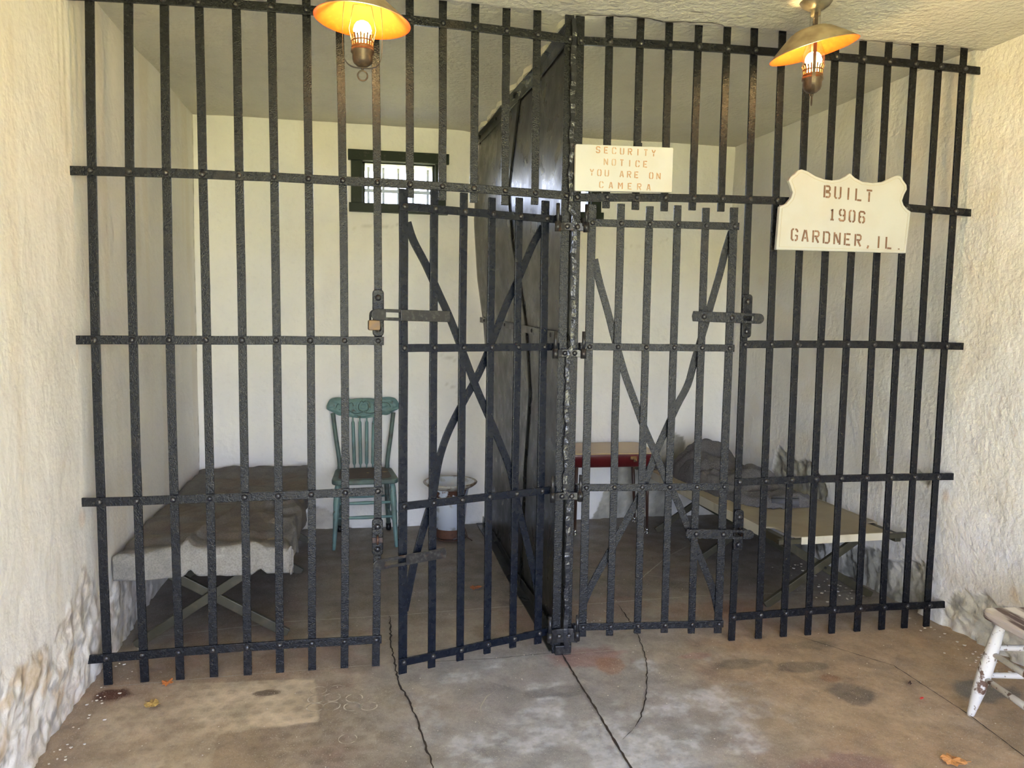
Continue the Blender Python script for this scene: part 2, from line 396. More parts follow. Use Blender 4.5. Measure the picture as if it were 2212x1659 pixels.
# concrete floor with joints, cracks, stains and the print of a ring mat
def floor_fn(x, y): return x, y, (fbm(x, y, 5, 4, 3)-.5)*.006 + .0015*vn(x*30, y*30, 7)
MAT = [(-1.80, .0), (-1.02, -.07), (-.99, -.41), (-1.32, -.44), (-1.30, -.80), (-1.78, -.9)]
def blob(x, y, cx, cy, rx, ry, s):
    d = np.hypot((x-cx)/rx, (y-cy)/ry) + (fbm(x, y, 14, 4, s)-.5)*.9
    return sstep(1.05, .7, d)
def floor_col(x, y):
    c = np.zeros(x.shape+(3,))+np.array((.36, .31, .255))
    n = fbm(x, y, 1.3, 4, 11); c = c*(.74+.46*n)[..., None]*(.86+.28*fbm(x, y, 16, 5, 61))[..., None]
    c = mixc(c, (.27, .17, .14), sstep(.54, .68, fbm(x, y, 3.2, 5, 88))*.55)
    c = mixc(c, (.22, .18, .13), sstep(.56, .66, fbm(x, y, 7, 5, 98))*.5)
    # darker inside the cells; cool daylight from the door painted along the middle
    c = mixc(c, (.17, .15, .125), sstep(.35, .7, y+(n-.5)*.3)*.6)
    door_light = sstep(.75, .15, np.abs(x-.0+.15*(y+1)) + (fbm(x, y, 3, 4, 19)-.5)*.5)*sstep(.3, -.1, y)
    c = mixc(c, (.31, .31, .325), door_light*.8)
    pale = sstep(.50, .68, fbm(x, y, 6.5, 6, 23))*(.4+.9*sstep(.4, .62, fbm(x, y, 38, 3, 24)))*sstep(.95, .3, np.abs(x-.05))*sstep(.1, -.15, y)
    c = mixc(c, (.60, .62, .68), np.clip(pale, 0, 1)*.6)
    tan = sstep(.25, .9, x)*sstep(.25, -.05, y); c = mixc(c, (.43, .29, .165), tan*.7)  # tan right side, with warm lamp light painted into it
    c = mixc(c, (.37, .25, .15), sstep(-.75, -1.3, x)*sstep(.45, .0, y)*.6)  # brown left side, lamp warmth put into the colour as well
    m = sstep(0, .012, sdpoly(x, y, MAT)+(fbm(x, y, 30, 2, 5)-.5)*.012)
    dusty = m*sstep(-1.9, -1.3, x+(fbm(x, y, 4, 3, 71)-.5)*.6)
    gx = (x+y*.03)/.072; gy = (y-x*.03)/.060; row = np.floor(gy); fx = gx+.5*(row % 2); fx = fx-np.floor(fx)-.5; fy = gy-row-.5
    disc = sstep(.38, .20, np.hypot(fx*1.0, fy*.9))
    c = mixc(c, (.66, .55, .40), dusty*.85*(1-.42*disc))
    c = mixc(c, (.18, .14, .10), disc*sstep(.30, .1, np.hypot(x+.98, (y+.53)*1.1))*.5*(1-m))
    for cx, cy, rx, ry, s, col, k in ((-1.76, -.08, .085, .05, 1, (.09, .03, .015), .95), (1.03, -.53, .11, .09, 2, (.14, .115, .09), .75), (1.02, -.40, .05, .03, 3, (.26, .13, .07), .7),
                                      (.72, -.22, .16, .05, 4, (.20, .16, .11), .7), (.95, -.29, .12, .05, 5, (.17, .14, .10), .7), (.1, -.06, .2, .12, 6, (.30, .14, .13), .6),
                                      (.17, -.15, .07, .09, 7, (.33, .17, .10), .6), (.65, -1.0, .22, .12, 8, (.24, .13, .12), .6), (.55, -.12, .1, .03, 9, (.36, .2, .17), .6), (1.1, -.10, .15, .05, 10, (.2, .16, .11), .6),
                                      (.9, .35, .35, .14, 11, (.26, .13, .08), .45), (.3, .45, .3, .2, 12, (.26, .15, .11), .4), (1.55, -.60, .15, .1, 13, (.12, .12, .11), .8), (-1.2, -.16, .05, .02, 14, (.08, .05, .03), .8),
                                      (-1.68, -.60, .04, .02, 15, (.12, .08, .04), .8), (-.10, -.33, .14, .05, 16, (.17, .165, .17), .7), (-1.3, -.6, .2, .3, 17, (.33, .25, .16), .5), (.0, .95, .5, .4, 18, (.16, .15, .13), .5)):
        c = mixc(c, col, blob(x, y, cx, cy, rx, ry, 100+s)*k)
    return c
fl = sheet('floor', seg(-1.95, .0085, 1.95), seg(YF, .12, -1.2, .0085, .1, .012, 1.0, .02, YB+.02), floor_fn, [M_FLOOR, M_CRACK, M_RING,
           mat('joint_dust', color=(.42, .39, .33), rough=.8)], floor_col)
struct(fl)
# cracks, joints and ring marks: narrow faces joined to the floor mesh
crk = MB()
def ribbon(pts, wd, mi, jit=.004, z=.0050, step=.02, seed=1):
    rnd = random.Random(seed); crk.mi = mi; P = []
    for (ax, ay), (bx, by) in zip(pts[:-1], pts[1:]):
        n = max(1, int(math.hypot(bx-ax, by-ay)/step))
        for i in range(n):
            t = i/n; P.append((ax+(bx-ax)*t+rnd.uniform(-jit, jit), ay+(by-ay)*t+rnd.uniform(-jit, jit)))
    P.append(pts[-1]); vs = []; fs = []
    for i, (x, y) in enumerate(P):
        a = P[max(i-1, 0)]; b = P[min(i+1, len(P)-1)]; dx, dy = b[0]-a[0], b[1]-a[1]; L = math.hypot(dx, dy)+1e-9
        k = wd/2*rnd.uniform(.55, 1.25) if jit else wd/2
        k = k*min(1, .25+i*.25, .25+(len(P)-1-i)*.25) if jit else k
        vs += [(x-dy/L*k, y+dx/L*k, z), (x+dy/L*k, y-dx/L*k, z)]
    for i in range(len(P)-1): fs.append((2*i, 2*i+1, 2*i+3, 2*i+2))
    crk.add(vs, fs)
ribbon([(-.713, .514), (-.719, .166), (-.702, -.177), (-.676, -.292), (-.647, -.496), (-.638, -.587), (-.622, -.75), (-.60, -1.3)], .007, 1, .004)
ribbon([(-.005, .005), (-.004, -.21), (0, -.5), (0, -.72), (.003, -1.3)], .009, 1, .0015)
ribbon([(.418, .487), (.40, .22), (.385, .112), (.34, -.10), (.309, -.201), (.227, -.405), (.147, -.565), (.10, -.63)], .005, 1, .003)
ribbon([(.10, -.63), (.03, -.70)], .003, 1, .002)
ribbon([(-1.85, .42), (-1.187, .521), (-.713, .52), (-.008, .553), (.195, .515), (.879, .540), (1.84, .475)], .007, 3, .001)
ribbon([(.62, .78), (.96, 1.18), (1.213, 1.40)], .006, 3, .002)
ribbon([(.05, 1.15), (.6, .98), (.95, .72)], .004, 3, .002)
ribbon([(1.103, -.002), (1.341, -.348), (1.345, -.745), (1.292, -1.3)], .004, 1, .0015)
ribbon([(.0, -.02), (.2, -.02), (.36, -.01)], .003, 3, .001)
ribbon([(-.62, .0), (-.30, -.015), (-.02, .0)], .003, 1, .001)
ribbon([(-1.8, -.02), (-1.3, .0), (-.8, .005)], .004, 3, .002)
ribbon([(-.33, -.28), (-.38, -.33), (-.415, -.40), (-.42, -.46)], .004, 3, .001)
def ring(cx, cy, r, wdt):
    n = 28; crk.mi = 2; vs = []; fs = []
    for i in range(n):
        a = 2*pi*i/n
        for q in (r-wdt/2, r+wdt/2): vs.append((cx+q*cos(a), cy+q*sin(a), .0052))
    for i in range(n): j = (i+1) % n; fs.append((2*i, 2*i+1, 2*j+1, 2*j))
    crk.add(vs, fs)
for px, py in ((490, 1218), (478, 1273), (348, 1213), (345, 1270), (583, 1270), (448, 1480), (247, 1225), (240, 1278), (380, 1160), (262, 1170)):
    p = atz(600+px/2.967, 1100+py/2.967, 0); ring(p.x, p.y, .0305, .0045 if px not in (448, 380, 262) else .0028)
bmk = crk.build('crack_faces', [M_FLOOR, M_CRACK, M_RING, fl.data.materials[3]])
import bmesh
bm = bmesh.new(); bm.from_mesh(fl.data); bm.from_mesh(bmk.data); bm.to_mesh(fl.data); bm.free()
bpy.data.objects.remove(bmk)

# front wall (behind the camera) with the wide opening that lets the daylight in, and the yard outside
fw = MB()
for x0, x1, z0, z1 in ((-1.95, DOOR[0], -.02, H), (DOOR[1], 1.95, -.02, H), (DOOR[0], DOOR[1], DOOR[2], H)):
    fw.box(((x0+x1)/2, YF-.12, (z0+z1)/2), (x1-x0, .24, z1-z0))
struct(fw.build('wall_front', mat('front_plaster', WALLC, .7, bumps=[(28, 3, .4, .01)])))
gm = MB(); gm.add([(-40, -60, -.08), (40, -60, -.08), (40, 20, -.08), (-40, 20, -.08)], [(0, 1, 2, 3)])
struct(gm.build('ground', mat('lawn', (.24, .22, .085), .9, noise=[(1.5, 5, .35, .7, (.21, .21, .08))])))
rf = MB(); rf.box((0, (YF+YB)/2+.1, H+.12), (4.3, YB-YF+.9, .1)); struct(rf.build('roof_slab', mat('roof', (.3, .3, .3), .8)))

# ceiling cracks where the bars go in
cc = MB(); crk = cc
def crib(pts, wd, seed, z=H-.004):
    ribbon(pts, wd, 0, .004, z, .02, seed)
for o_ in (([(-.02, -.03), (.13, -.05), (.30, -.06), (.36, -.04), (.55, -.075), (.62, -.05)], .008), ([(.42, -.16), (.50, -.17)], .006), ([(.9, -.03), (1.2, -.05), (1.5, -.03), (1.85, -.05)], .004)):
    crib([(x, y) for x, y in o_[0]], o_[1], 5, H-.010)
struct(cc.build('trim_1', M_CRACK))

# ------------------------------------------------------------------ windows
M_GREEN = mat('dark_green_painted_wood', (.008, .018, .010), .45, spec=.25, noise=[(40, 5, .6, .8, (.05, .05, .04))], bumps=[(60, 4, .4, .002, (1, .2, 1))])
M_PALE = mat('pale_reveal_paint', (.72, .70, .62), .6)
M_WBAR = mat('pale_window_bar_iron', (.30, .33, .36), .4)
for wi, (a, b, c, d) in enumerate(WO):
    wn = bpy.data.objects.new('window_%d' % (wi+1), None); COL.objects.link(wn); struct(wn); wn.location = ((a+b)/2, YB, c)
    ox, oz = (a+b)/2, c
    def P(x, z): return (x-ox, z-oz)
    fr = MB(); y = -.016
    fr.box(((0), y-.006, d+.034-oz), (b-a+.18, .034, .066))                       # head
    for x in (a-.036, b+.036): fr.box((x-ox, y, (c+d)/2-oz), (.072, .026, d-c+.002))
    fr.box((0, y-.010, c-.028-oz), (b-a+.17, .044, .056))
    fr.build('window_frame', M_GREEN, wn, bevel=.002)
    st = MB()
    for x in (a+.008, b-.008): st.box((x-ox, .03, (c+d)/2-oz), (.016, .06, d-c))
    st.box((0, .03, d-.006-oz), (b-a, .06, .012))
    st.build('window_stop', M_GREEN, wn)
    rv = MB()
    for x in (a-.01, b+.01): rv.box((x-ox, .18, (c+d)/2-oz), (.02, .34, d-c+.04))
    for z in (c-.01, d+.01): rv.box((0, .18, z-oz), (b-a+.04, .34, .02))
    rv.build('window_reveal', M_PALE, wn)
    for k in range(5):
        bb = MB(); x = a+.04+k*(b-a-.07)/4
        bb.strip([(x-ox, .20, c-oz), (x-ox, .20, d-oz)], (1, 0, 0), .016, .006); bb.build('window_bar', M_WBAR, wn)
    bb = MB(); bb.strip([(a-ox, .192, (c+d)/2-.02-oz), (b-ox, .192, (c+d)/2-.02-oz)], (0, 0, 1), .022, .006); bb.build('window_crossbar', M_WBAR, wn)
    portal('window_portal', ((a+b)/2, YB+.36, (c+d)/2), (b-a, d-c), (radians(-90), 0, 0))

# ------------------------------------------------------------------ cell fronts
BARS_L = [(.0070, -.0135, -1.8020), (.0077, -.0155, -1.6721), (.0050, -.0122, -1.5421), (-.0008, .0002, -1.4172), (-.0005, .0001, -1.2888), (-.0020, .0047, -1.1659), (-.0029, .0075, -1.0414),
          (-.0064, .0142, -.9141), (-.0065, .0168, -.7879), (0, -.0048, -.6445), (0, -.0030, -.5208), (0, -.0007, -.4004), (0, -.0040, -.2678), (0, -.0021, -.1487), (0, .0018, -.0271)]
BARS_R = [(0, 0, .0225), (0, -.0051, .1587), (0, .0010, .2747), (0, -.0023, .4073), (0, .0030, .5223), (0, -.0001, .6577), (-.0022, .0028, .7876), (.0007, -.0057, .9188), (0, -.0052, 1.0431),
          (.0020, -.0073, 1.1654), (.0017, -.0029, 1.2862), (.0014, -.0049, 1.4183), (.0031, -.0089, 1.5452), (.0019, -.0039, 1.6658), (-.0003, .0036, 1.7830)]
RAILS_L = [(-.0214, -.0521, .0887), (.0134, .0450, .7590), (-.0025, -.0014, 1.3346), (-.0162, -.0359, 1.9282), (-.0248, -.0492, 2.5418)]
RAILS_R = [(-.0212, .0507, .0865), (-.0165, .0402, .7045), (-.0176, .0465, 1.3049), (-.0218, .0464, 1.9239), (-.0165, .0408, 2.5392)]
def q2(c, t): return (c[0]*t+c[1])*t+c[2]
def cross(bc, rc):
    x = bc[2]
    for _ in range(8): z = q2(rc, x); x = q2(bc, z)
    return x, z
random.seed(4)
def grille(bars, rails, side, label):
    L = side == 'L'
    g = thing('iron_grating', label, 'cell bars', (bars[8 if L else 6][2], 0, 0), 0, 'fixed fronts of the two cells')
    gx = g.location.x
    full = (lambda i: i <= 8 or i == 14) if L else (lambda i: i == 0 or i >= 6)
    for i, bc in enumerate(bars):
        z0 = 0.0 if full(i) else q2(rails[3], q2(bc, 1.93))-.042-random.uniform(0, .014)
        zs = np.linspace(z0, H+.03, 13)
        post = (L and i == 14) or (not L and i == 0)
        b = MB(); wv = .031 if not post else .036
        pts = [(q2(bc, z)-gx+random.uniform(-.0006, .0006), .006+(random.uniform(-.001, .001)), z) for z in zs]
        b.strip(pts, (1, 0, 0), wv, .011); b.build('post' if post else 'vertical_bar', M_IRON, g, bevel=.0015)
    for k, rc in enumerate(rails):
        long = k >= 3
        use = [i for i in range(15) if long or full(i) and not (i == (14 if L else 0))]
        if L: x0, x1 = -1.895, (q2(bars[14], q2(rc, 0))+.016 if long else q2(bars[8], rc[2])+.022)
        else: x0, x1 = (q2(bars[0], rc[2])-.014 if long else q2(bars[6], rc[2])-.022), 1.90
        r = MB(); xs = np.linspace(x0, x1, 16)
        r.strip([(x-gx, -.0055, q2(rc, x)+random.uniform(-.0008, .0008)) for x in xs], (0, 0, 1), .033, .011)
        ro = r.build('cross_rail', M_IRON, g, bevel=.0015)
        for i in use:
            x, z = cross(bars[i], rc); v = MB(); v.dome((x-gx, -.011, z), (random.uniform(-.1, .1), -1, random.uniform(-.1, .1)), random.uniform(.0105, .0125), .009, 10)
            v.build('rivet', M_RIVET, ro)
    return g, gx
def capsule(h, w, n=8):
    """2D outline of a vertical plate with clipped, rounded ends"""
    r = w*.38; return rad2([(-w/2, -h/2), (w/2, -h/2), (w/2, h/2), (-w/2, h/2)], r, 4)
def lock_plate(g, gx, x, z0, z1, rust=False):
    h = z1-z0; p = MB(); p.prism(capsule(h, .044), (x-gx, -.004, (z0+z1)/2), (1, 0, 0), (0, 0, 1), (0, -1, 0), .016)
    o = p.build('lock_plate', M_IRON, g, bevel=.003)
    for z in (z1-.032, z0+.028):
        v = MB(); v.dome((x-gx, -.020, z), (0, -1, 0), .0125, .010, 12); v.build('bolt', M_RIVET, o)
    st = MB(); zc = (z0+z1)/2 + (-.005)
    st.tube([(x-gx+(.0), -.018, zc-.013), (x-gx, -.05, zc-.012), (x-gx, -.056, zc), (x-gx, -.05, zc+.012), (x-gx, -.018, zc+.013)], .0045, 8)
    st.build('staple', M_RUST if rust else M_WORN, o)
    return o
GL, GLX = grille(BARS_L, RAILS_L, 'L', 'fixed black iron bars of the left cell, running from left wall to the centre post')
GR, GRX = grille(BARS_R, RAILS_R, 'R', 'fixed black iron bars of the right cell, running from the centre post to right wall')
xl = q2(BARS_L[8], 1.44); lock_plate(GL, GLX, xl, 1.352, 1.535)
xl = q2(BARS_L[8], .55); lock_plate(GL, GLX, xl, .470, .622, True)
M_BAND = mat('rusty_band_metal', (.055, .026, .016), .5, noise=[(90, 4, .5, .6, (.02, .016, .015))])
rb = MB(); rb.box((xl-GLX, -.022, .535), (.042, .006, .022)); rb.build('rusty_band', M_BAND, GL, bevel=.002)
xr = q2(BARS_R[6], 1.44); lock_plate(GR, GRX, xr, 1.36, 1.547)
xr = q2(BARS_R[6], .52); lock_plate(GR, GRX, xr, .42, .604, True)
# hinge brackets riveted across the two centre posts
for k, z in enumerate((1.805, 1.290, .690, .085)):
    b = MB(); b.strip([(-.062, -.022, z-.004), (-.03, -.016, z), (.03, -.016, z), (.062, -.022, z-.002)], (0, 0, 1), .032 if k < 3 else .06, .010)
    hb = b.build('hinge_bracket', M_WORN, GL, bevel=.002)
    hb.location = (-GLX, 0, 0)
    for x in (-.020, .022):
        v = MB(); v.dome((x, -.021, z), (0, -1, 0), .011, .009, 12); v.build('bolt', M_RIVET, hb)
    for x in (-.062, .058):
        p = MB(); p.tube([(x, -.026, z-.022), (x, -.026, z+.018)], .0125, 14); p.tube([(x, -.026, z), (x, -.026, z+.090)], .0078, 12)
        p.build('hinge_pin', M_WORN, hb)

# ------------------------------------------------------------------ swinging gates
def gate(label, x0, y0, th, sp, zr, zb, zt, braces, hinge_end, hasps):
    g = thing('cell_gate', label, 'cell gate', (x0, y0, 0), th, 'barred gates of the two cells')
    ax = np.array((cos(th), sin(th), 0)); nr = np.array((-sin(th), cos(th), 0)); O = np.array((x0, y0, 0))
    def loc(px, py, off):
        p = np.array(at(px, py, O+nr*off, nr)) - O; return (float(p @ ax), off, float(p[2]))
    for i in range(6):
        b = MB(); top = zt+random.uniform(-.008, .006); bot = zb+random.uniform(-.006, .004)
        b.strip([(i*sp+random.uniform(-.0015, .0015), .006, z) for z in np.linspace(bot, top, 9)], (1, 0, 0), .031 if i not in (0, 5) else .034, .010)
        b.build('vertical_bar', M_GATE if hinge_end > 0 else M_IRON, g, bevel=.0015)
    W = 5*sp
    for k, z in enumerate(zr):
        r = MB(); e0, e1 = (-.020, W+.048) if hinge_end > 0 else (-.030, W+.020)
        r.strip([(x, -.005, z+random.uniform(-.001, .001)) for x in np.linspace(e0, e1, 9)], (0, 0, 1), .030, .010)
        xh = W+.050 if hinge_end > 0 else -.034
        r.tube([(xh, -.012, z-.0165), (xh, -.012, z+.0165)], .0155, 16)      # knuckle that turns on the pin
        ro = r.build('cross_rail', M_GATE if hinge_end > 0 else M_IRON, g, bevel=.0012)
        for i in range(6):
            v = MB(); v.dome((i*sp, -.010, z), (random.uniform(-.1, .1), -1, random.uniform(-.1, .1)), .0105, .008, 10); v.build('rivet', M_RIVET, ro)
    for off, pts in braces:
        b = MB(); P = spline([loc(x, y, off) for x, y in pts], 4); b.strip(P, (0, 1, 0), .008, .030); b.build('diagonal_brace', M_GATE if hinge_end > 0 else M_IRON, g, bevel=.001)
    for pts, wd, slot, rm in hasps:
        a = Vector(loc(*pts[0], -.016)); c = Vector(loc(*pts[1], -.016)); d = (c-a); Ln = d.length; d.normalize(); up = Vector((0, 0, 1)); up = (up-d*up.dot(d)).normalized()
        s0, s1 = slot; hw = wd/2; sh = wd*.22
        h = MB()
        def seg_(x0_, x1_, y0_, y1_): h.box(a+d*((x0_+x1_)/2)+up*((y0_+y1_)/2), (x1_-x0_, .009, y1_-y0_), Matrix((d, Vector((0, 1, 0)), up)).transposed())
        lo_end = s0 < Ln/2                      # rounded end beyond the slot
        if lo_end:
            e = [(s0, -hw), (s0, hw)] + [(hw-hw*sin(t), hw*cos(t)) for t in np.linspace(0, pi, 9)]
            h.prism(e, a+Vector((0, .0045, 0)), d, up, (0, -1, 0), .009)
            seg_(s0, s1, sh, hw); seg_(s0, s1, -hw, -sh)
            h.prism([(s1, -hw), (Ln, -hw), (Ln+.004, 0), (Ln, hw), (s1, hw)], a+Vector((0, .0045, 0)), d, up, (0, -1, 0), .009)
        else:
            e = [(s1, hw), (s1, -hw)] + [(Ln-hw+hw*sin(t), -hw*cos(t)) for t in np.linspace(0, pi, 9)]
            h.prism(e, a+Vector((0, .0045, 0)), d, up, (0, -1, 0), .009)
            seg_(s0, s1, sh, hw); seg_(s0, s1, -hw, -sh)
            h.prism([(0, -hw), (s0, -hw), (s0, hw), (0, hw), (-.004, 0)], a+Vector((0, .0045, 0)), d, up, (0, -1, 0), .009)
        ho = h.build('hasp', rm, g, bevel=.0015)
        for i in ((0, 1) if hinge_end > 0 else (4, 5)):
            t = (i*sp-a.x)/d.x
            if hinge_end > 0 and wd > 0: continue
            v = MB(); v.dome(a+d*t+Vector((0, -.0045, 0)), (0, -1, 0), .0115, .009, 12); v.build('rivet', M_RIVET, ho)
    return g
GTL = gate('left gate of flat blue-black bars, standing slightly ajar, padlock on its hasp', -.6864, -.1844, .3065, .122, (1.8341, 1.3141, .713, .0979)[::-1], .051, 1.905,
     [(.016, [(880, 480), (893, 520), (920, 572), (945, 628), (975, 695), (1005, 775), (1030, 840), (1058, 905), (1085, 970), (1103, 1020), (1118, 1090), (1140, 1180), (1158, 1260), (1162, 1300)]),
      (.026, [(1172, 490), (1150, 530), (1125, 590), (1095, 655), (1060, 745), (1035, 805), (1000, 870), (972, 925), (955, 970), (945, 1010), (935, 1070), (915, 1140), (895, 1215), (880, 1290), (874, 1320)])],
     1, [(((802, 679), (970, 684)), .042, (.055, .112), M_WORN), (((806, 1222), (962, 1194)), .040, (.045, .13), M_WORN)])
GTR = gate('right cell gate of flat black bars, swung almost shut on hinges beside the centre post', .0884, -.005, -.101, .120, (1.824, 1.3169, .7223, .1145)[::-1], .0727, 1.9005,
     [(.016, [(1284, 560), (1295, 610), (1312, 670), (1326, 725), (1340, 775), (1352, 815), (1372, 870), (1392, 925), (1416, 980), (1436, 1030), (1462, 1080), (1490, 1150), (1515, 1210), (1540, 1275), (1552, 1330)]),
      (.026, [(1580, 500), (1566, 545), (1555, 590), (1535, 660), (1518, 720), (1500, 780), (1486, 830), (1463, 875), (1440, 925), (1418, 975), (1398, 1030), (1380, 1075), (1350, 1130), (1318, 1190), (1285, 1250), (1262, 1300), (1257, 1330)])],
     -1, [(((1497, 683), (1650, 689)), .043, (.218, .262), M_IRON), (((1483, 1153), (1628, 1155)), .040, (.205, .250), M_IRON)])

# padlock hanging in the hasp of the left gate
M_BRASS = mat('tarnished_brass', (.10, .06, .026), .35, metal=.7, noise=[(40, 4, .45, .7, (.07, .05, .04))], bumps=[(60, 3, .2, .001)])
pc = aty(808, 690, -.20)
pl = thing('padlock', 'small tarnished brass padlock hanging on the upper hasp of the left gate', 'padlock', (pc.x, pc.y, pc.z-.022), radians(12))
b = MB(); b.prism(rad2([(-.022, -.018), (.022, -.018), (.022, .020), (-.022, .020)], .007, 4), (0, .009, 0), (1, 0, 0), (0, 0, 1), (0, -1, 0), .018); b.build('lock_body', M_BRASS, pl, bevel=.002)
b = MB(); b.tube([(-.014, 0, .018)] + [(-.014*cos(t), 0, .038+.016*sin(t)) for t in np.linspace(0, pi, 10)] + [(.014, 0, .018)], .0042, 10); b.build('shackle', M_WORN, pl)

# ------------------------------------------------------------------ steel divider between the cells
dv = thing('steel_divider', 'tall buckled dark steel plate dividing the two cells, from centre post to back wall', 'steel partition')
FZ = np.array((0, .3, .6, .9, 1.15, 1.38, 1.69, 2.06, 2.30, 2.54, 2.66)); FX = np.array((-.013, -.008, -.004, 0, -.015, -.035, -.080, -.105, -.098, -.079, -.065))
def div_x(y, z):
    t = np.clip(y/2.05, 0, 1.05)
    return np.interp(z, FZ, FX)*t**1.6 + .010*np.sin(y*5+z*2)*t*(1-t)*2 + .004
def plate(name, ya, yb, zt, off):
    def fn(y, z):
        f0 = (y-ya[0])/(yb[0]-ya[0])
        A = np.interp(z, ya[1], ya[2]) if isinstance(ya[1], (list, tuple)) else ya[0]
        B = np.interp(z, yb[1], yb[2]) if isinstance(yb[1], (list, tuple)) else yb[0]
        yy = A+(B-A)*f0; return div_x(yy, z)+off+.0*z, yy, z
    o = sheet(name, np.linspace(ya[0], yb[0], 30), np.linspace(.006, zt, 60), fn, M_SHEET); o.parent = dv
    s = o.modifiers.new('solid', 'SOLIDIFY'); s.thickness = .004; s.offset = 1
    return o
SZ = [0, .45, .68, 1.05, 1.40, 1.84, 2.13, 2.58]; SY = [.86, .80, .784, .696, .815, 1.085, 1.147, .965]
plate('steel_plate', (.018, 0, 0), (.9, SZ, [v+.02 for v in SY]), 2.60, 0.0)
plate('steel_plate', (.88, SZ, SY), (2.06, 0, 0), 2.60, -.006)
def line_on(zs, ys, off, k=24): return [(float(div_x(y, z))+off, y, z) for y, z in zip(ys, zs)]
b = MB(); n = 20; ys = np.linspace(.03, 2.10, n); zs = np.interp(ys, (.03, 2.1), (1.352, 1.412)); b.strip(line_on(zs, ys, -.013), (0, 0, 1), .036, .009)
so_ = b.build('steel_strap', M_SHEET, dv, bevel=.001)
for y in (.25, .62, .95, 1.3, 1.65, 1.95):
    z = float(np.interp(y, (.03, 2.1), (1.352, 1.412))); v = MB(); v.dome((float(div_x(y, z))-.017, y, z), (-1, 0, 0), .011, .007, 12); v.build('bolt', M_RIVET, so_)
b = MB(); ys = np.linspace(.02, 2.08, 24); b.strip(line_on([.030]*24, ys, -.012), (0, 0, 1), .050, .006); b.strip(line_on([.006]*24, ys, -.035), (1, 0, 0), .045, .006); b.build('floor_angle', M_SHEET, dv)
b = MB(); b.strip(line_on([2.585]*24, ys, -.012), (0, 0, 1), .045, .007); b.strip(line_on([2.606]*24, ys, -.026), (1, 0, 0), .035, .006); b.build('ceiling_angle', M_SHEET, dv)
ab = [float(v) for v in np.linspace(2.0, .1, 9)]
for y in ab[::2]:
    v = MB(); v.box((float(div_x(y, 2.59))-.018, y, 2.598), (.014, .05, .022)); v.build('angle_clip', M_SHEET, dv, bevel=.002)
# bent front lip of the plate, squeezed between the posts
b = MB(); zs = np.linspace(.03, 2.62, 150); rn = random.Random(2)
cx = [(-.008 if z > 1.86 else (.012 if z > 1.30 else (-.006 if z > .70 else .010))) + .0025*sin(z*40)+rn.uniform(-.0015, .0015) for z in zs]
b.strip([(x, -.012+rn.uniform(-.002, .002), z) for x, z in zip(cx, zs)], (1, 0, 0), .020, .020, ws=[.018+rn.uniform(-.004, .005) for _ in zs])
b.build('front_lip', mat('glossy_lumpy_black_paint', (.012, .013, .016), .22, bumps=[(60, 3, .8, .004)]), dv, bevel=.001)
b = MB(); b.box((0, -.004, .020), (.070, .03, .040)); b.build('foot_block', M_WORN, dv, bevel=.003)
# plaster bead left along the ceiling above the plate
b = MB(); P = [(float(div_x(y, 2.6))-.022+.006*sin(y*23), y, 2.628) for y in np.linspace(.05, 2.1, 50)]
b.strip(P, (1, 0, 0), .05, .030, ws=[.046+.014*sin(i*1.7)+.008*sin(i*.6) for i in range(50)])
tb = struct(b.build('trim_2', mat('plaster_bead', (.72, .68, .55), .7, bumps=[(40, 4, .6, .01)])))

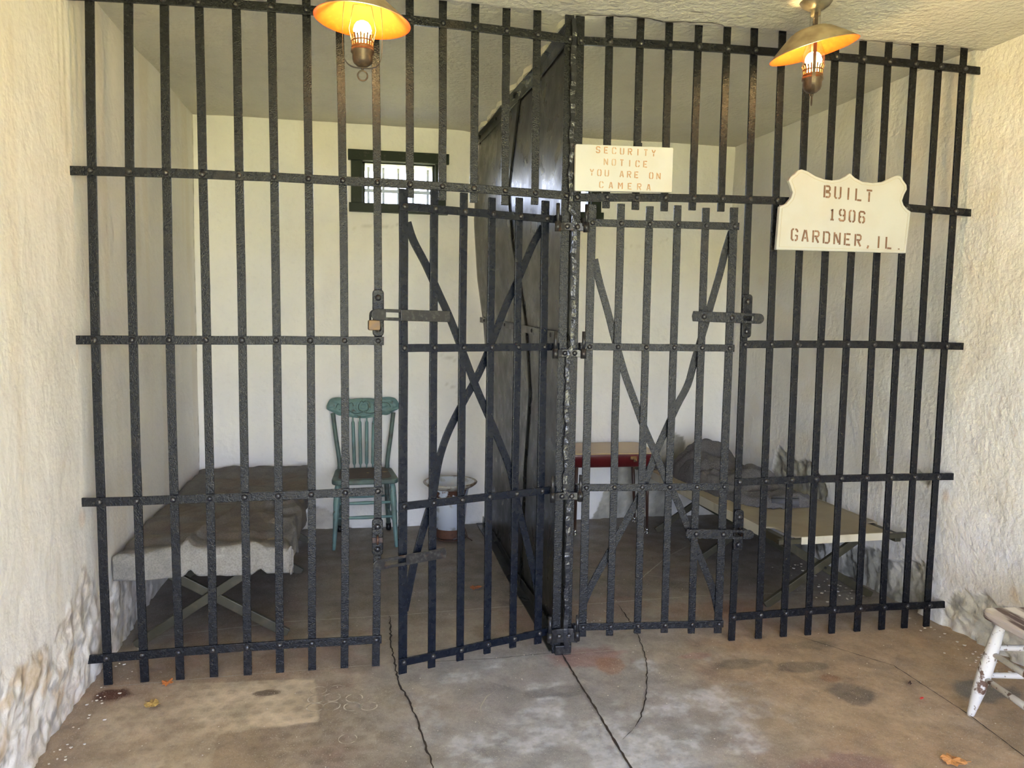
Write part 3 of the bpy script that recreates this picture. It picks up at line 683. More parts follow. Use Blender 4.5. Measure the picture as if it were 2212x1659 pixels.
# ------------------------------------------------------------------ signs and their lettering
GLYPH = {
 'S': [[(4, 4.7), (4, 5.3), (3.3, 6), (.7, 6), (0, 5.3), (0, 4), (.7, 3.3), (1.6, 3.15)], [(2.4, 2.85), (3.3, 2.7), (4, 2), (4, .7), (3.3, 0), (.7, 0), (0, .7), (0, 1.3)]],
 'E': [[(0, -.35), (0, 6.35)], [(1, 6), (4, 6)], [(1, 3), (3.2, 3)], [(1, 0), (4, 0)]],
 'C': [[(2.4, 6), (3.3, 6), (4, 5.3), (4, 4.5)], [(1.5, 6), (.7, 6), (0, 5.3), (0, .7), (.7, 0), (1.5, 0)], [(2.4, 0), (3.3, 0), (4, .7), (4, 1.5)]],
 'U': [[(0, 6.35), (0, .7), (.7, 0), (1.5, 0)], [(2.5, 0), (3.3, 0), (4, .7), (4, 6.35)]],
 'R': [[(0, -.35), (0, 6.35)], [(1, 6), (3.3, 6), (4, 5.3), (4, 3.8), (3.3, 3.1), (1, 3.1)], [(2, 2.5), (4, -.3)]],
 'I': [[(2, -.35), (2, 6.35)]],
 'T': [[(0, 6), (4, 6)], [(2, -.35), (2, 5.1)]],
 'Y': [[(0, 6.3), (1.7, 3.3)], [(4, 6.3), (2.3, 3.3)], [(2, -.35), (2, 2.5)]],
 'N': [[(0, -.35), (0, 6.35)], [(4, -.35), (4, 6.35)], [(.9, 5.4), (3.1, .6)]],
 'O': [[(1.5, 6), (.7, 6), (0, 5.3), (0, .7), (.7, 0), (1.5, 0)], [(2.5, 6), (3.3, 6), (4, 5.3), (4, .7), (3.3, 0), (2.5, 0)]],
 'A': [[(0, -.3), (1.6, 6.2)], [(2.4, 6.2), (4, -.3)], [(1.5, 1.7), (2.5, 1.7)]],
 'M': [[(-.3, -.35), (-.3, 6.35)], [(4.3, -.35), (4.3, 6.35)], [(.6, 5.6), (2, 2.2), (3.4, 5.6)]],
 'B': [[(0, -.35), (0, 6.35)], [(1, 6), (3.2, 6), (3.8, 5.4), (3.8, 4), (3.1, 3.4), (1, 3.4)], [(1, 2.6), (3.2, 2.6), (4, 2), (4, .7), (3.3, 0), (1, 0)]],
 'L': [[(0, -.35), (0, 6.35)], [(1, 0), (4, 0)]],
 'G': [[(2.4, 6), (3.3, 6), (4, 5.3), (4, 4.5)], [(1.5, 6), (.7, 6), (0, 5.3), (0, .7), (.7, 0), (1.5, 0)], [(2.4, 0), (3.3, 0), (4, .6), (4, 2.6), (2.5, 2.6)]],
 'D': [[(0, -.35), (0, 6.35)], [(1, 6), (3.1, 6), (4, 5.1), (4, .9), (3.1, 0), (1, 0)]],
 '1': [[(1, 5), (2, 5.9), (2, -.35)], [(.8, 0), (1.4, 0)], [(2.6, 0), (3.2, 0)]],
 '9': [[(1.5, 6), (.7, 6), (0, 5.3), (0, 3.6), (.7, 2.9), (1.5, 2.9)], [(2.5, 6), (3.3, 6), (4, 5.3), (4, .7), (3.3, 0), (.7, 0), (0, .6), (0, 1.3)], [(2.4, 2.9), (3.2, 2.9)]],
 '6': [[(2.5, 0), (3.3, 0), (4, .7), (4, 2.4), (3.3, 3.1), (2.5, 3.1)], [(1.5, 0), (.7, 0), (0, .7), (0, 5.3), (.7, 6), (3.3, 6), (4, 5.4), (4, 4.7)], [(1.6, 3.1), (.8, 3.1)]],
 '0': [[(1.5, 6), (.7, 6), (0, 5.3), (0, .7), (.7, 0), (1.5, 0)], [(2.5, 6), (3.3, 6), (4, 5.3), (4, .7), (3.3, 0), (2.5, 0)]],
 ',': [[(2, .6), (2, -.1), (1.4, -1.1)]], '.': [[(2, .35), (2, -.25)]]}
def lettering(text, parent, x0, x1, z, h, matl, y, slope=0, wgt=.13, tilt=0):
    """stencilled text centred between x0 and x1 (parent space), each letter in an equal cell"""
    n = len(text); cell = (x1-x0)/max(n-1, 1); k = h/6.7; kx = min(k*.92, cell*.13)
    for i, ch in enumerate(text):
        if ch not in GLYPH: continue
        b = MB(); cx = x0+cell*i; cz = z+slope*(cx-(x0+x1)/2)
        for st in GLYPH[ch]:
            pts = [(cx+(px-2)*kx, y, cz+(pz-3)*k+slope*(px-2)*kx) for px, pz in st]
            b.strip(pts, (0, 1, 0), .0012, h*wgt)
        b.build('letter', matl, parent)
M_SIGN = mat('cream_painted_board', (.44, .44, .425), .45, noise=[(8, 4, .45, .75, (.42, .40, .36))], bumps=[(30, 3, .1, .002)])
sg = thing('notice_sign', 'small rectangular cream sign with faint tan stencilled security notice, hung on the right cell bars', 'sign', (.2085, -.026, 1.944))
b = MB(); hh = .188
b.prism(rad2([(-.2075, 0), (.2075, .012), (.2075, hh+.004), (-.2075, hh-.004)], .006, 4), (0, 0, 0), (1, 0, 0), (0, 0, 1), (0, -1, 0), .018); b.build('board', M_SIGN, sg, bevel=.002)
M_TAN = mat('tan_cut_letters', (.36, .19, .085), .7, noise=[(25, 4, .45, .7, (.42, .30, .19))])
for tx, fz, hw in (('SECURITY', .850, .118), ('NOTICE', .606, .084), ('YOU ARE ON', .370, .142), ('CAMERA', .120, .101)):
    lettering(tx, sg, .004-hw, .004+hw, fz*hh+.006, .0255, M_TAN, -.0185, -.005, .16)
b = MB(); b.box((.065, .008, hh+.006), (.03, .012, .03)); b.box((-.2, .008, .02), (.016, .012, .05)); b.build('hanging_clip', M_WORN, sg, bevel=.002)

OUT4 = [(545, 1408), (590, 1390), (622, 1352), (635, 1310), (622, 1270), (606, 1232), (620, 1207), (650, 1185), (670, 1162), (695, 1155), (735, 1168), (790, 1202), (850, 1224), (905, 1231), (950, 1225), (990, 1207), (1025, 1181),
        (1060, 1213), (1110, 1240), (1180, 1248), (1250, 1240), (1305, 1212), (1345, 1196), (1372, 1203), (1390, 1232), (1412, 1262), (1415, 1292), (1395, 1330), (1382, 1370), (1392, 1400), (1418, 1430), (1440, 1442)]
pts = [(1512+x/3.16, y/3.16) for x, y in OUT4] + [(1957, 547), (1677, 539)]
ow = [aty(x, y, -.046) for x, y in pts]
sx0, sz0 = 1.235, 1.74
sh = thing('built_sign', 'large cream shield-shaped plaque stencilled with a building date and town name', 'sign', (sx0, -.026, sz0))
poly = [(p.x-sx0, p.z-sz0) for p in ow]
b = MB(); b.prism(poly, (0, 0, 0), (1, 0, 0), (0, 0, 1), (0, -1, 0), .020); b.build('board', M_SIGN, sh, bevel=.003)
cxp = sum(p[0] for p in poly)/len(poly); czp = sum(p[1] for p in poly)/len(poly)
def inset(poly, d):
    o = []; n = len(poly)
    for i in range(n):
        a = Vector(poly[i-1]); p = Vector(poly[i]); c = Vector(poly[(i+1) % n])
        t1 = (p-a).normalized(); t2 = (c-p).normalized(); n1 = Vector((t1.y, -t1.x)); n2 = Vector((t2.y, -t2.x)); m = (n1+n2)
        if m.length < .2: m = n1
        m.normalize(); o.append(p+m*d/max(.5, m.dot(n1)))
    return o
area = sum(poly[i-1][0]*poly[i][1]-poly[i][0]*poly[i-1][1] for i in range(len(poly)))
ins = inset(poly, .012 if area < 0 else -.012)
b = MB(); b.strip([(p.x, -.0205, p.y) for p in ins]+[(ins[0].x, -.0205, ins[0].y)], (0, 1, 0), .0012, .0022); b.build('border_line', mat('worn_border_line', (.42, .38, .29), .6), sh)
M_BROWN = mat('brown_cut_letters', (.16, .085, .05), .7, noise=[(30, 4, .5, .7, (.30, .18, .12))])
for tx, xa, xb, yc in (('BUILT', 1787, 1878, 418.5), ('1906', 1798, 1862, 466), ('GARDNER,IL.', 1716, 1943, 515)):
    a = aty(xa, yc, -.047); c = aty(xb, yc, -.047); z = aty((xa+xb)/2, yc+ (2 if tx[0] == 'G' else 0), -.047).z
    lettering(tx, sh, a.x-sx0, c.x-sx0, z-sz0, .051, M_BROWN, -.0205, -.045, .155)

# ------------------------------------------------------------------ hanging lamps
def emit(name, col, st):
    m = bpy.data.materials.new(name); m.use_nodes = True; n = m.node_tree.nodes; n.clear(); o = n.new('ShaderNodeOutputMaterial'); e = n.new('ShaderNodeEmission')
    e.inputs[0].default_value = (*col, 1); e.inputs[1].default_value = st; m.node_tree.links.new(e.outputs[0], o.inputs[0]); return m
M_BULB = emit('lit_bulb', (1, .67, .27), BULB)
def glass(name, tint=(.95, .93, .88)):
    m = bpy.data.materials.new(name); m.use_nodes = True; n = m.node_tree.nodes; n.clear(); L = m.node_tree.links; o = n.new('ShaderNodeOutputMaterial')
    t = n.new('ShaderNodeBsdfTransparent'); t.inputs[0].default_value = (*tint, 1); g = n.new('ShaderNodeBsdfGlossy'); g.inputs[1].default_value = .06
    x = n.new('ShaderNodeMixShader'); fr = n.new('ShaderNodeLayerWeight'); fr.inputs[0].default_value = .35; mr = n.new('ShaderNodeMapRange'); mr.inputs[4].default_value = .55; mr.inputs[3].default_value = .03
    L.new(fr.outputs['Facing'], mr.inputs[0]); L.new(mr.outputs[0], x.inputs[0]); L.new(t.outputs[0], x.inputs[1]); L.new(g.outputs[0], x.inputs[2]); L.new(x.outputs[0], o.inputs[0]); return m
M_GLASS = glass('clear_chimney_glass')
M_SHOUT = mat('weathered_cream_shade', (.42, .32, .19), .5, noise=[(14, 5, .4, .7, (.20, .13, .07))], bumps=[(60, 3, .3, .001)])
M_SHIN = mat('orange_shade_lining', (.34, .062, .003), .5, noise=[(60, 3, .5, .7, (.38, .085, .006))])
M_LMET = mat('aged_brown_metal', (.085, .06, .04), .4, metal=.5, noise=[(50, 4, .5, .7, (.16, .11, .07))], bumps=[(90, 3, .3, .001)])
M_CREAMM = mat('cream_enamel_metal', (.62, .55, .42), .45, noise=[(30, 4, .5, .7, (.40, .32, .22))])
M_CANO = mat('dull_metal_canopy', (.20, .18, .14), .35, metal=.5, noise=[(30, 4, .5, .7, (.12, .10, .07))])
def lamp(label, bulb, rim_dz, tilt, harp_rz, chimney):
    L = thing('hanging_lamp', label, 'lamp', (bulb[0], bulb[1], bulb[2]), 0, 'lantern lamps on the ceiling')
    T = H - bulb[2]                                           # ceiling above the bulb
    b = MB(); b.lathe([(.0005, T+.012), (.058, T+.012), (.060, T-.002), (.050, T-.016), (.030, T-.030), (.018, T-.034), (.018, T-.052), (.0005, T-.052)], n=36); b.build('canopy', M_CANO, L)
    R = Matrix.Rotation(tilt, 3, 'Y')
    sh = MB(); prof = [(.066, .074), (.076, .070), (.110, .044), (.140, .020), (.160, .002), (.163, .0)]
    inn = [(.163, .0), (.1585, .000), (.138, .017), (.108, .041), (.074, .067), (.066, .071)]
    sh.lathe(prof, (0, 0, rim_dz), 56, R); sh.mi = 1; sh.lathe(inn, (0, 0, rim_dz), 56, R)
    sh.mi = 0; sh.lathe([(.066, .074), (.060, .078), (.024, .079)], (0, 0, rim_dz), 56, R); sh.mi = 1; sh.lathe([(.024, .076), (.060, .075), (.066, .071)], (0, 0, rim_dz), 56, R)
    sh.build('shade', [M_SHOUT, M_SHIN], L)
    b = MB(); b.lathe([(.0005, .031), (.010, .0300), (.020, .0245), (.027, .015), (.0305, .002), (.029, -.010), (.023, -.024), (.016, -.034), (.015, -.045)], n=24); b.build('bulb', M_BULB, L)
    g = MB()
    for k in range(22):
        A = 2*pi*k/22; c_, s_ = cos(A), sin(A)
        g.strip([(.041*c_, .041*s_, -.016-.004*(k % 2)), (.037*c_, .037*s_, -.030), (.035*c_, .035*s_, -.055)], (-s_, c_, 0), .0066, .001)
    g.lathe([(.0365, -.034), (.0385, -.037), (.0365, -.040)], n=30); g.lathe([(.034, -.050), (.0375, -.054), (.037, -.062), (.030, -.064)], n=30)
    g.build('gallery', mat('brass_gallery', (.16, .085, .03), .4, metal=.5), L)
    b = MB(); b.lathe([(.030, -.058), (.0385, -.062), (.0395, -.072), (.034, -.080), (.034, -.096), (.030, -.108), (.018, -.118), (.007, -.122), (.0005, -.122)], n=30)
    b.build('font', M_LMET, L)
    Rz = Matrix.Rotation(harp_rz, 3, 'Z'); hp = MB(); W = .066
    path = [(.012, 0, T-.045), (.030, 0, T-.075), (.046, 0, .16), (.060, 0, .09), (W, 0, .02), (W, 0, -.045), (.062, 0, -.090), (.050, 0, -.112), (.030, 0, -.122), (0, 0, -.124)]
    path = spline(path, 4); full = path + [Vector((-p.x, 0, p.z)) for p in reversed(path[:-1])]
    full = [Rz @ p for p in full]; hp.strip(full, Rz @ Vector((0, 1, 0)), .0125, .0016)
    hp.build('harp_strap', M_LMET, L)
    r = MB(); r.tube([(0, 0, -.122), (0, 0, -.132)], .004, 8); r.tube([Rz @ Vector((.0165*cos(t), 0, -.149+.0165*sin(t))) for t in np.linspace(0, 2*pi, 25)[:-1]], .0026, 8, closed=True)
    r.build('pull_ring', M_LMET, L)
    if chimney:
        b = MB(); b.lathe([(.030, -.05), (.038, -.020), (.0415, .005), (.038, .030), (.026, .065), (.0205, .10), (.0195, .185)], n=32); b.build('glass_chimney', M_GLASS, L)
    else:
        for s_ in (-1, 1):
            b = MB(); b.tube([(s_*.035, 0, -.05), (s_*.045, -.01, .0), (s_*.030, -.03, .07), (s_*.012, 0, .085)], .0009, 6); b.build('wire', M_LMET, L)
    return L
lp = aty(783, 66, -.33); lamp('left hanging lantern lamp with wide orange-lined shade, side straps and a ring below', tuple(lp), .030, radians(4), 0, False)
lp = aty(1757, 131, -.335); lamp('right hanging lantern lamp with glass chimney and orange-lined shade tilted to one side', tuple(lp), .036, radians(-14), radians(62), True)

# ------------------------------------------------------------------ folding cots
M_OLIVE = mat('olive_painted_wood', (.045, .040, .022), .5, noise=[(20, 5, .5, .75, (.085, .072, .042), (1, .3, 1))], bumps=[(60, 3, .3, .001)])
M_DKWOOD = mat('dark_olive_cot_wood', (.04, .036, .022), .5, noise=[(20, 5, .5, .75, (.10, .08, .05))], bumps=[(60, 3, .3, .001)])
M_CANVAS = mat('tan_cot_canvas', (.31, .265, .185), .85, noise=[(5, 4, .45, .7, (.26, .22, .15))], bumps=[(300, 2, .25, .001), (6, 3, .3, .01)])
M_HEM = mat('pale_canvas_hem', (.60, .55, .42), .85, noise=[(12, 4, .5, .7, (.45, .39, .27))])
def cot(label, x0, x1, y0, y1, zt, wood, rz=0, ext=.055, near=.19):
    """x0,x1 rail axes; y0 near end; zt canvas height"""
    c = thing('camp_cot', label, 'cot', ((x0+x1)/2, y0, 0), rz); ox = (x0+x1)/2
    def W(x, y, z): return (x-ox, y-y0, z)
    L = y1-y0
    for x in (x0, x1):
        b = MB(); b.strip([W(x, y0-.0, zt-.022), W(x, y1, zt-.022)], (1, 0, 0), .034, .040); b.build('side_rail', wood, c, bevel=.004)
    for y in (y0+.012, y1-.012):
        b = MB(); b.strip([W(x0-.055, y, zt-.012), W(x1+(ext if y < 1 else .01), y, zt-.012)], (0, 0, 1), .024, .028); b.build('end_rail', wood, c, bevel=.003)
    legs = [y0+near, (y0+y1)/2+.02, y1-.26]
    for y in legs:
        for s in (-1, 1):
            b = MB(); xa, xb = (x0+.02, x1+.03) if s > 0 else (x1-.02, x0-.0)
            b.strip([W(xa, y+s*.014, zt-.035), W(xb, y+s*.014, .006)], (0, 0, 1), .040, .022)
            lo = b.build('leg', wood, c, bevel=.003)
            v = MB(); v.tube([W((xa+xb)/2, y-.03, zt/2-.015), W((xa+xb)/2, y+.03, zt/2-.015)], .006, 8)
            if s > 0: v.build('pivot_bolt', M_WORN, lo)
    hw = (x1-x0)/2+.024
    def fn(u, v):
        a = np.clip(np.abs(u)/hw, 0, 1)
        ex = np.sign(u)*np.minimum(np.abs(u), hw); dn = np.maximum(np.abs(u)-hw, 0)
        notch = 0
        y = v; z = zt + .004 - .020*(1-a**2)*np.sin(pi*np.clip((v)/L, 0, 1))**.4 - dn + .0015*vn(u*20, v*9, 3)
        return ex, y, z
    U = np.concatenate([[-hw-.05, -hw-.02], np.linspace(-hw, hw, 24), [hw+.02, hw+.05]])
    cv = sheet('canvas', U, np.linspace(.002, L-.002, 50), fn, M_CANVAS, skip=lambda u, v: (v < .20) & (np.abs(u) > hw-.070) | (v > L-.20) & (np.abs(u) > hw-.070)); cv.parent = c
    s = cv.modifiers.new('solid', 'SOLIDIFY'); s.thickness = .003; s.offset = 1
    hm = MB(); hm.strip([(-hw+.085, -.004, zt-.008), (0, -.004, zt-.008), (hw-.085, -.004, zt-.008)], (0, 0, 1), .036, .005); hm.build('hem', M_HEM, c)
    for s in (-1, 1):
        hm = MB(); hm.strip([(s*(hw+.003), .21, zt-.018), (s*(hw+.003), L-.21, zt-.018)], (0, 0, 1), .050, .005); hm.build('side_hem', M_HEM, c)
    return c
cot('tan canvas folding cot with crossed wooden legs along the right wall', 1.155, 1.755, .185, 2.02, .398, M_OLIVE, radians(1.6), near=.20)
cot('folding cot with crossed wooden legs along the left wall, covered by a blanket', -1.80, -1.20, .32, 2.05, .415, M_OLIVE, near=.05)

M_BLAN = mat('grey_brown_wool_blanket', attr='col', rough=.95, noise=[(9, 5, .4, .7, .75), (150, 3, .4, .65, .75)], bumps=[(220, 3, .5, .003), (40, 4, .4, .008)])
M_BLUE = mat('charcoal_wool_blanket', (.115, .108, .105), .95, noise=[(12, 5, .42, .68, (.07, .066, .066)), (160, 3, .45, .65, (.16, .15, .145))], bumps=[(200, 3, .5, .003), (30, 4, .4, .008)])
# blanket over the left cot
bx0, bx1, by0, by1, bz = -1.835, -1.165, .285, 2.065, .437
def blan_fn(u, v):
    wob = .02*np.sin(v*9)+.018*np.sin(v*23+1)
    r = .03
    du = np.maximum(u-bx1-wob*.4, 0); dv_ = np.maximum(by0-v, 0); dl = np.maximum(bx0-u, 0)
    drop = np.maximum(np.maximum(du, dv_), dl*.6)
    x = np.clip(u, bx0-.02, bx1+wob*.4) + np.minimum(du, r)*.55 + du*.10*np.sin(v*13)
    y = np.maximum(v, by0) - np.minimum(dv_, r)*.5 - .010*np.sin(u*17)*np.clip(dv_*8, 0, 1)
    z = bz - drop*.97 + np.minimum(drop, r)*.35
    wr = fbm(u, v, 5, 4, 3); f = .030*np.exp(-((u+1.52+.05*np.sin(v*5))/.018)**2)*sstep(.1, .5, 1.3-v)
    z = z + (wr-.5)*.055*np.clip(1-drop*6, .2, 1) + f + .026*np.maximum(0, np.sin((u+v*.6)*24+3*fbm(u, v, 4, 3, 8)*6))*sstep(-1.5, -1.2, u)*sstep(1.4, .6, v)
    z = z + .032*np.exp(-((np.hypot(u+1.27, (v-1.02))-.07-.02*np.sin(u*30))/.016)**2) + .018*np.exp(-((v-1.98+.05*np.sin(u*8))/.03)**2)
    z = z - .018*np.exp(-((v-.44-.10*(u+1.5))/.04)**2)
    return x, y, z
def blan_col(u, v):
    c = np.zeros(u.shape+(3,))+np.array((.165, .157, .142))
    hang = sstep(.36, .30, v+.05*(fbm(u, v, 9, 3, 2)-.5)); c = mixc(c, (.34, .32, .285), hang*(.6+.5*fbm(u, v, 11, 3, 6)))
    c = mixc(c, (.16, .13, .10), sstep(.5, .65, fbm(u, v, 5, 4, 44))*sstep(.3, .5, v)*.7)
    c = mixc(c, (.22, .20, .18), sstep(-1.17, -1.10, u)*.5)
    c = mixc(c, (.5, .47, .42), sstep(.04, .01, np.hypot(u+1.43, v-.26))*sstep(.45, .6, fbm(u, v, 60, 3, 5))*.9)
    return c
bl = sheet('blanket', seg(-1.86, .012, -1.03), seg(.155, .012, 2.07), blan_fn, M_BLAN, blan_col)
sm = bl.modifiers.new('solid', 'SOLIDIFY'); sm.thickness = .010; sm.offset = -1
tag(bl, 'rumpled grey brown wool blanket hanging over the end of the left cot', 'blanket')

# crumpled blanket on the right cot with one rolled edge
def heap_fn(u, v):
    # u, v in world x, y
    def g(cx, cy, rx, ry, h, p=2, a=0):
        c_, s_ = cos(a), sin(a); X = (u-cx)*c_+(v-cy)*s_; Y = -(u-cx)*s_+(v-cy)*c_
        return h*np.exp(-((np.abs(X)/rx)**p+(np.abs(Y)/ry)**p))
    out = sdpoly(u, v, HEAP) + (fbm(u, v, 12, 3, 4)-.5)*.02
    k = sstep(-.004, .035, out)
    z = .030 + .10*g(1.42, 1.55, .22, .22, 1, 3) + .125*g(1.44, 1.70, .17, .12, 1, 3) + .115*g(1.50, 1.16, .13, .12, 1, 3) + .05*g(1.30, 1.35, .12, .25, 1, 2) + .03*g(1.52, .85, .14, .12, 1, 2)
    z = z + .020*np.abs(np.sin((u*.8+v)*19+6*fbm(u, v, 4, 3, 9))) + .012*np.abs(np.sin((u*1.3-v*.6)*26+6*fbm(u, v, 5, 3, 29))) - .012 + .04*(fbm(u, v, 7, 4, 15)-.5)
    z = z - .035*np.exp(-((v-1.34+.2*(u-1.4))/.03)**2) - .02*np.exp(-((v-1.0+.4*(u-1.4))/.025)**2)
    return u, v, .395 + np.maximum(z, .012)*k
HEAP = [(1.15, 1.92), (1.165, 1.60), (1.20, 1.30), (1.22, 1.05), (1.29, .86), (1.42, .765), (1.64, .76), (1.72, .86), (1.73, 1.2), (1.70, 1.5), (1.66, 1.92)]
hp_ = sheet('blanket', seg(1.12, .011, 1.75), seg(.70, .011, 1.95), heap_fn, M_BLUE, skip=lambda u, v: sdpoly(u, v, HEAP) + (fbm(u, v, 12, 3, 4)-.5)*.02 < -.006)
sm = hp_.modifiers.new('solid', 'SOLIDIFY'); sm.thickness = .006; sm.offset = -1
tag(hp_, 'crumpled charcoal wool blanket heaped on the tan cot', 'blanket')
rl = MB(); a0, a1 = Vector((1.55, .745, .428)), Vector((1.42, .81, .426)); ang = np.linspace(0, 4.6*pi, 46); ax_ = (a1-a0).normalized(); px_ = ax_.cross(Vector((0, 0, 1))).normalized()
sp = [(.006+.0021*t) for t in ang]; pl2 = [(r_*cos(t), r_*.8*sin(t)) for r_, t in zip(sp, ang)]
vs = [a0+px_*x+Vector((0, 0, z)) for x, z in pl2]+[a1+px_*x*.7+Vector((0, 0, z*.7)) for x, z in pl2]; N_ = len(pl2)
rl.add(vs, [(i, i+1, N_+i+1, N_+i) for i in range(N_-1)], True)
ro_ = rl.build('rolled_edge', mat('blue_grey_blanket_edge', (.10, .10, .11), .9), hp_); s2 = ro_.modifiers.new('solid', 'SOLIDIFY'); s2.thickness = .0035

# ------------------------------------------------------------------ green pressed-back chair
M_TEAL = mat('worn_teal_paint', (.150, .26, .245), .5, noise=[(9, 6, .48, .72, (.11, .165, .155)), (30, 5, .6, .72, (.10, .10, .08))], bumps=[(40, 4, .3, .002)])
M_TEAL2 = mat('dark_worn_teal_paint', (.095, .145, .125), .55, noise=[(15, 6, .45, .7, (.07, .075, .06))], bumps=[(40, 4, .3, .002)])
M_SEATB = mat('bare_brown_seat_wood', (.085, .05, .03), .55, noise=[(12, 5, .45, .7, (.05, .032, .022), (1, 4, 1)), (20, 3, .68, .74, (.30, .22, .09))], bumps=[(30, 4, .3, .002)])
def turned(mb, a, b_, prof, n=12):
    a = Vector(a); b_ = Vector(b_); mb.tube([a+(b_-a)*t for t, r in prof], [r for t, r in prof], n)
ch = thing('wooden_chair', 'teal painted pressed-back wooden chair against the back wall beside the left cot', 'chair', (-.827, 1.83, 0), radians(1.5))
SEATP = rad2([(-.205, -.205), (.205, -.205), (.180, .19), (-.180, .19)], .06, 6)
b = MB(); b.prism(SEATP, (0, 0, .398), (1, 0, 0), (0, 1, 0), (0, 0, 1), .032); b.build('seat', M_TEAL2, ch, bevel=.008)
b = MB(); b.prism(rad2([(-.165, -.165), (.165, -.165), (.145, .16), (-.145, .16)], .06, 6), (0, 0, .4295), (1, 0, 0), (0, 1, 0), (0, 0, 1), .0022); o = b.build('seat_panel', M_SEATB, ch); o['label'] = 'bare brown wood seat panel'
legp = [(0, .014), (.08, .019), (.3, .0205), (.42, .017), (.45, .020), (.48, .017), (.8, .013), (1, .010)]
FL = [((-.165, -.165, .40), (-.190, -.205, .0)), ((.165, -.165, .40), (.188, -.205, .0))]
RL = [((-.145, .15, .40), (-.158, .20, .0)), ((.145, .15, .40), (.165, .20, .0))]
for a, c in FL:
    b = MB(); turned(b, a, c, legp); b.build('leg', M_TEAL, ch)
for a, c in RL:
    b = MB(); turned(b, a, c, [(0, .016), (.5, .017), (1, .013)]); lo = b.build('leg', M_TEAL2, ch)
    v = MB(); turned(v, Vector(a)+(Vector(c)-Vector(a))*.88, c, [(0, .0175), (.9, .018), (1, .015)]); v.build('leg_tip', M_IRON, lo)
def lerp(p, t): return Vector(p[0])+(Vector(p[1])-Vector(p[0]))*t
sp_ = [(0, .006), (.2, .009), (.5, .012), (.8, .009), (1, .006)]
for p, q, t in ((FL[0], FL[1], .30), (FL[0], FL[1], .52), (FL[0], RL[0], .40), (FL[1], RL[1], .40), (FL[0], RL[0], .62), (FL[1], RL[1], .62), (RL[0], RL[1], .40)):
    b = MB(); turned(b, lerp(p, t), lerp(q, t), sp_); b.build('stretcher', M_TEAL, ch)
def backx(x, z):   # lean of the back
    return .165 + (z-.43)*.115 - .02*(1-(x/.2)**2)*0
for s in (-1, 1):
    b = MB(); P = spline([(s*.152, .165, .425), (s*.158, .178, .50), (s*.178, .195, .64), (s*.196, .212, .79)], 6); b.tube(P, [.0155]*3+[.014]*(len(P)-3), 12)
    b.build('back_post', M_TEAL2, ch)
for i in range(6):
    x = -.098+i*.039; b = MB(); turned(b, (x, .168, .428), (x*1.16, backx(0, .775)+.006, .775), [(0, .0045), (.06, .005), (.10, .0115), (.5, .0115), (.86, .0105), (.90, .0045), (1, .0045)], 10); b.build('spindle', M_TEAL, ch)
# crest rail, carved in relief
def crest_fn(u, v):
    a_ = np.clip(np.abs(u)/.235, 0, 1)
    top = .888 + .006*np.exp(-((np.abs(u)-.16)/.05)**2) - .005*np.exp(-((np.abs(u)-.08)/.03)**2) - .050*a_**16
    bot = .757+.045*a_**1.6 + .005*np.sin(np.abs(u)*70)*(np.abs(u) > .12)+.020*a_**14
    z = bot+(top-bot)*v
    e = np.clip(np.minimum(np.minimum(v, 1-v)*6, (1-np.abs(u)/.236)*12), 0, 1)
    relief = .004*np.sin(np.hypot(u, (z-.835)*1.2)*190)*np.exp(-(np.hypot(u, z-.835)/.10)**2) + .004*np.sin(u*75+np.sin(z*110)*1.5)*sstep(.05, .1, np.abs(u)) + .003*vn(u*90, z*90, 3)
    return u, backx(u, z)-.012+.045*(u/.235)**2*.4 - .010*e - relief*e, z
b1 = sheet('crest_rail', np.linspace(-.235, .235, 150), np.linspace(0, 1, 50), crest_fn, M_TEAL); b1.parent = ch
s = b1.modifiers.new('solid', 'SOLIDIFY'); s.thickness = .018; s.offset = -1
M_CARVE = mat('dark_carved_line', (.05, .085, .072), .6)
# engraved scroll lines on the crest
def scroll(pts):
    P = spline([(x, float(crest_fn(np.array(x), np.array((z-.765)/.13))[1])-.001, z) for x, z in pts], 5); b = MB(); b.tube(P, .0022, 6); b.build('carving', M_CARVE, ch)
for s in (-1, 1):
    scroll([(0, .80), (s*.03, .815), (s*.028, .85), (s*.012, .872), (0, .86)]); scroll([(0, .80), (s*.05, .79), (s*.09, .81), (s*.10, .845), (s*.075, .86), (s*.065, .84)])
    scroll([(s*.10, .845), (s*.13, .86), (s*.165, .85), (s*.175, .82), (s*.15, .815)])

# ------------------------------------------------------------------ enamel slop bucket
M_ENAM = mat('rusted_white_enamel', (.55, .60, .66), .3, noise=[(13, 5, .46, .49, (.075, .032, .020)), (60, 3, .6, .7, (.20, .10, .06))], bumps=[(30, 4, .3, .003)])
M_ENIN = mat('chipped_enamel_lining', (.62, .67, .74), .3, noise=[(18, 5, .55, .68, (.35, .36, .36))])
M_RIM = mat('worn_enamel_rim', (.40, .38, .33), .4, noise=[(20, 5, .5, .6, (.16, .11, .07))])
M_BRST = mat('brown_rust_wall', (.12, .055, .032), .6, noise=[(9, 5, .60, .63, (.45, .49, .54)), (60, 3, .5, .7, (.07, .035, .022))], bumps=[(40, 4, .4, .003)])
bk = thing('slop_bucket', 'rusty white enamel slop bucket with a wide flared rim near the steel divider', 'bucket', (-.287, 1.76, 0))
b = MB(); b.lathe([(.0005, .020), (.088, .020), (.092, .028), (.101, .225)], n=48); b.mi = 1; b.lathe([(.101, .225), (.107, .27), (.118, .325), (.128, .350)], n=48)
b.build('body', [M_BRST, M_ENAM], bk)
b = MB(); b.lathe([(.126, .340), (.150, .352), (.170, .368), (.174, .376), (.168, .382), (.155, .378)], n=56); b.build('rim', M_RIM, bk)
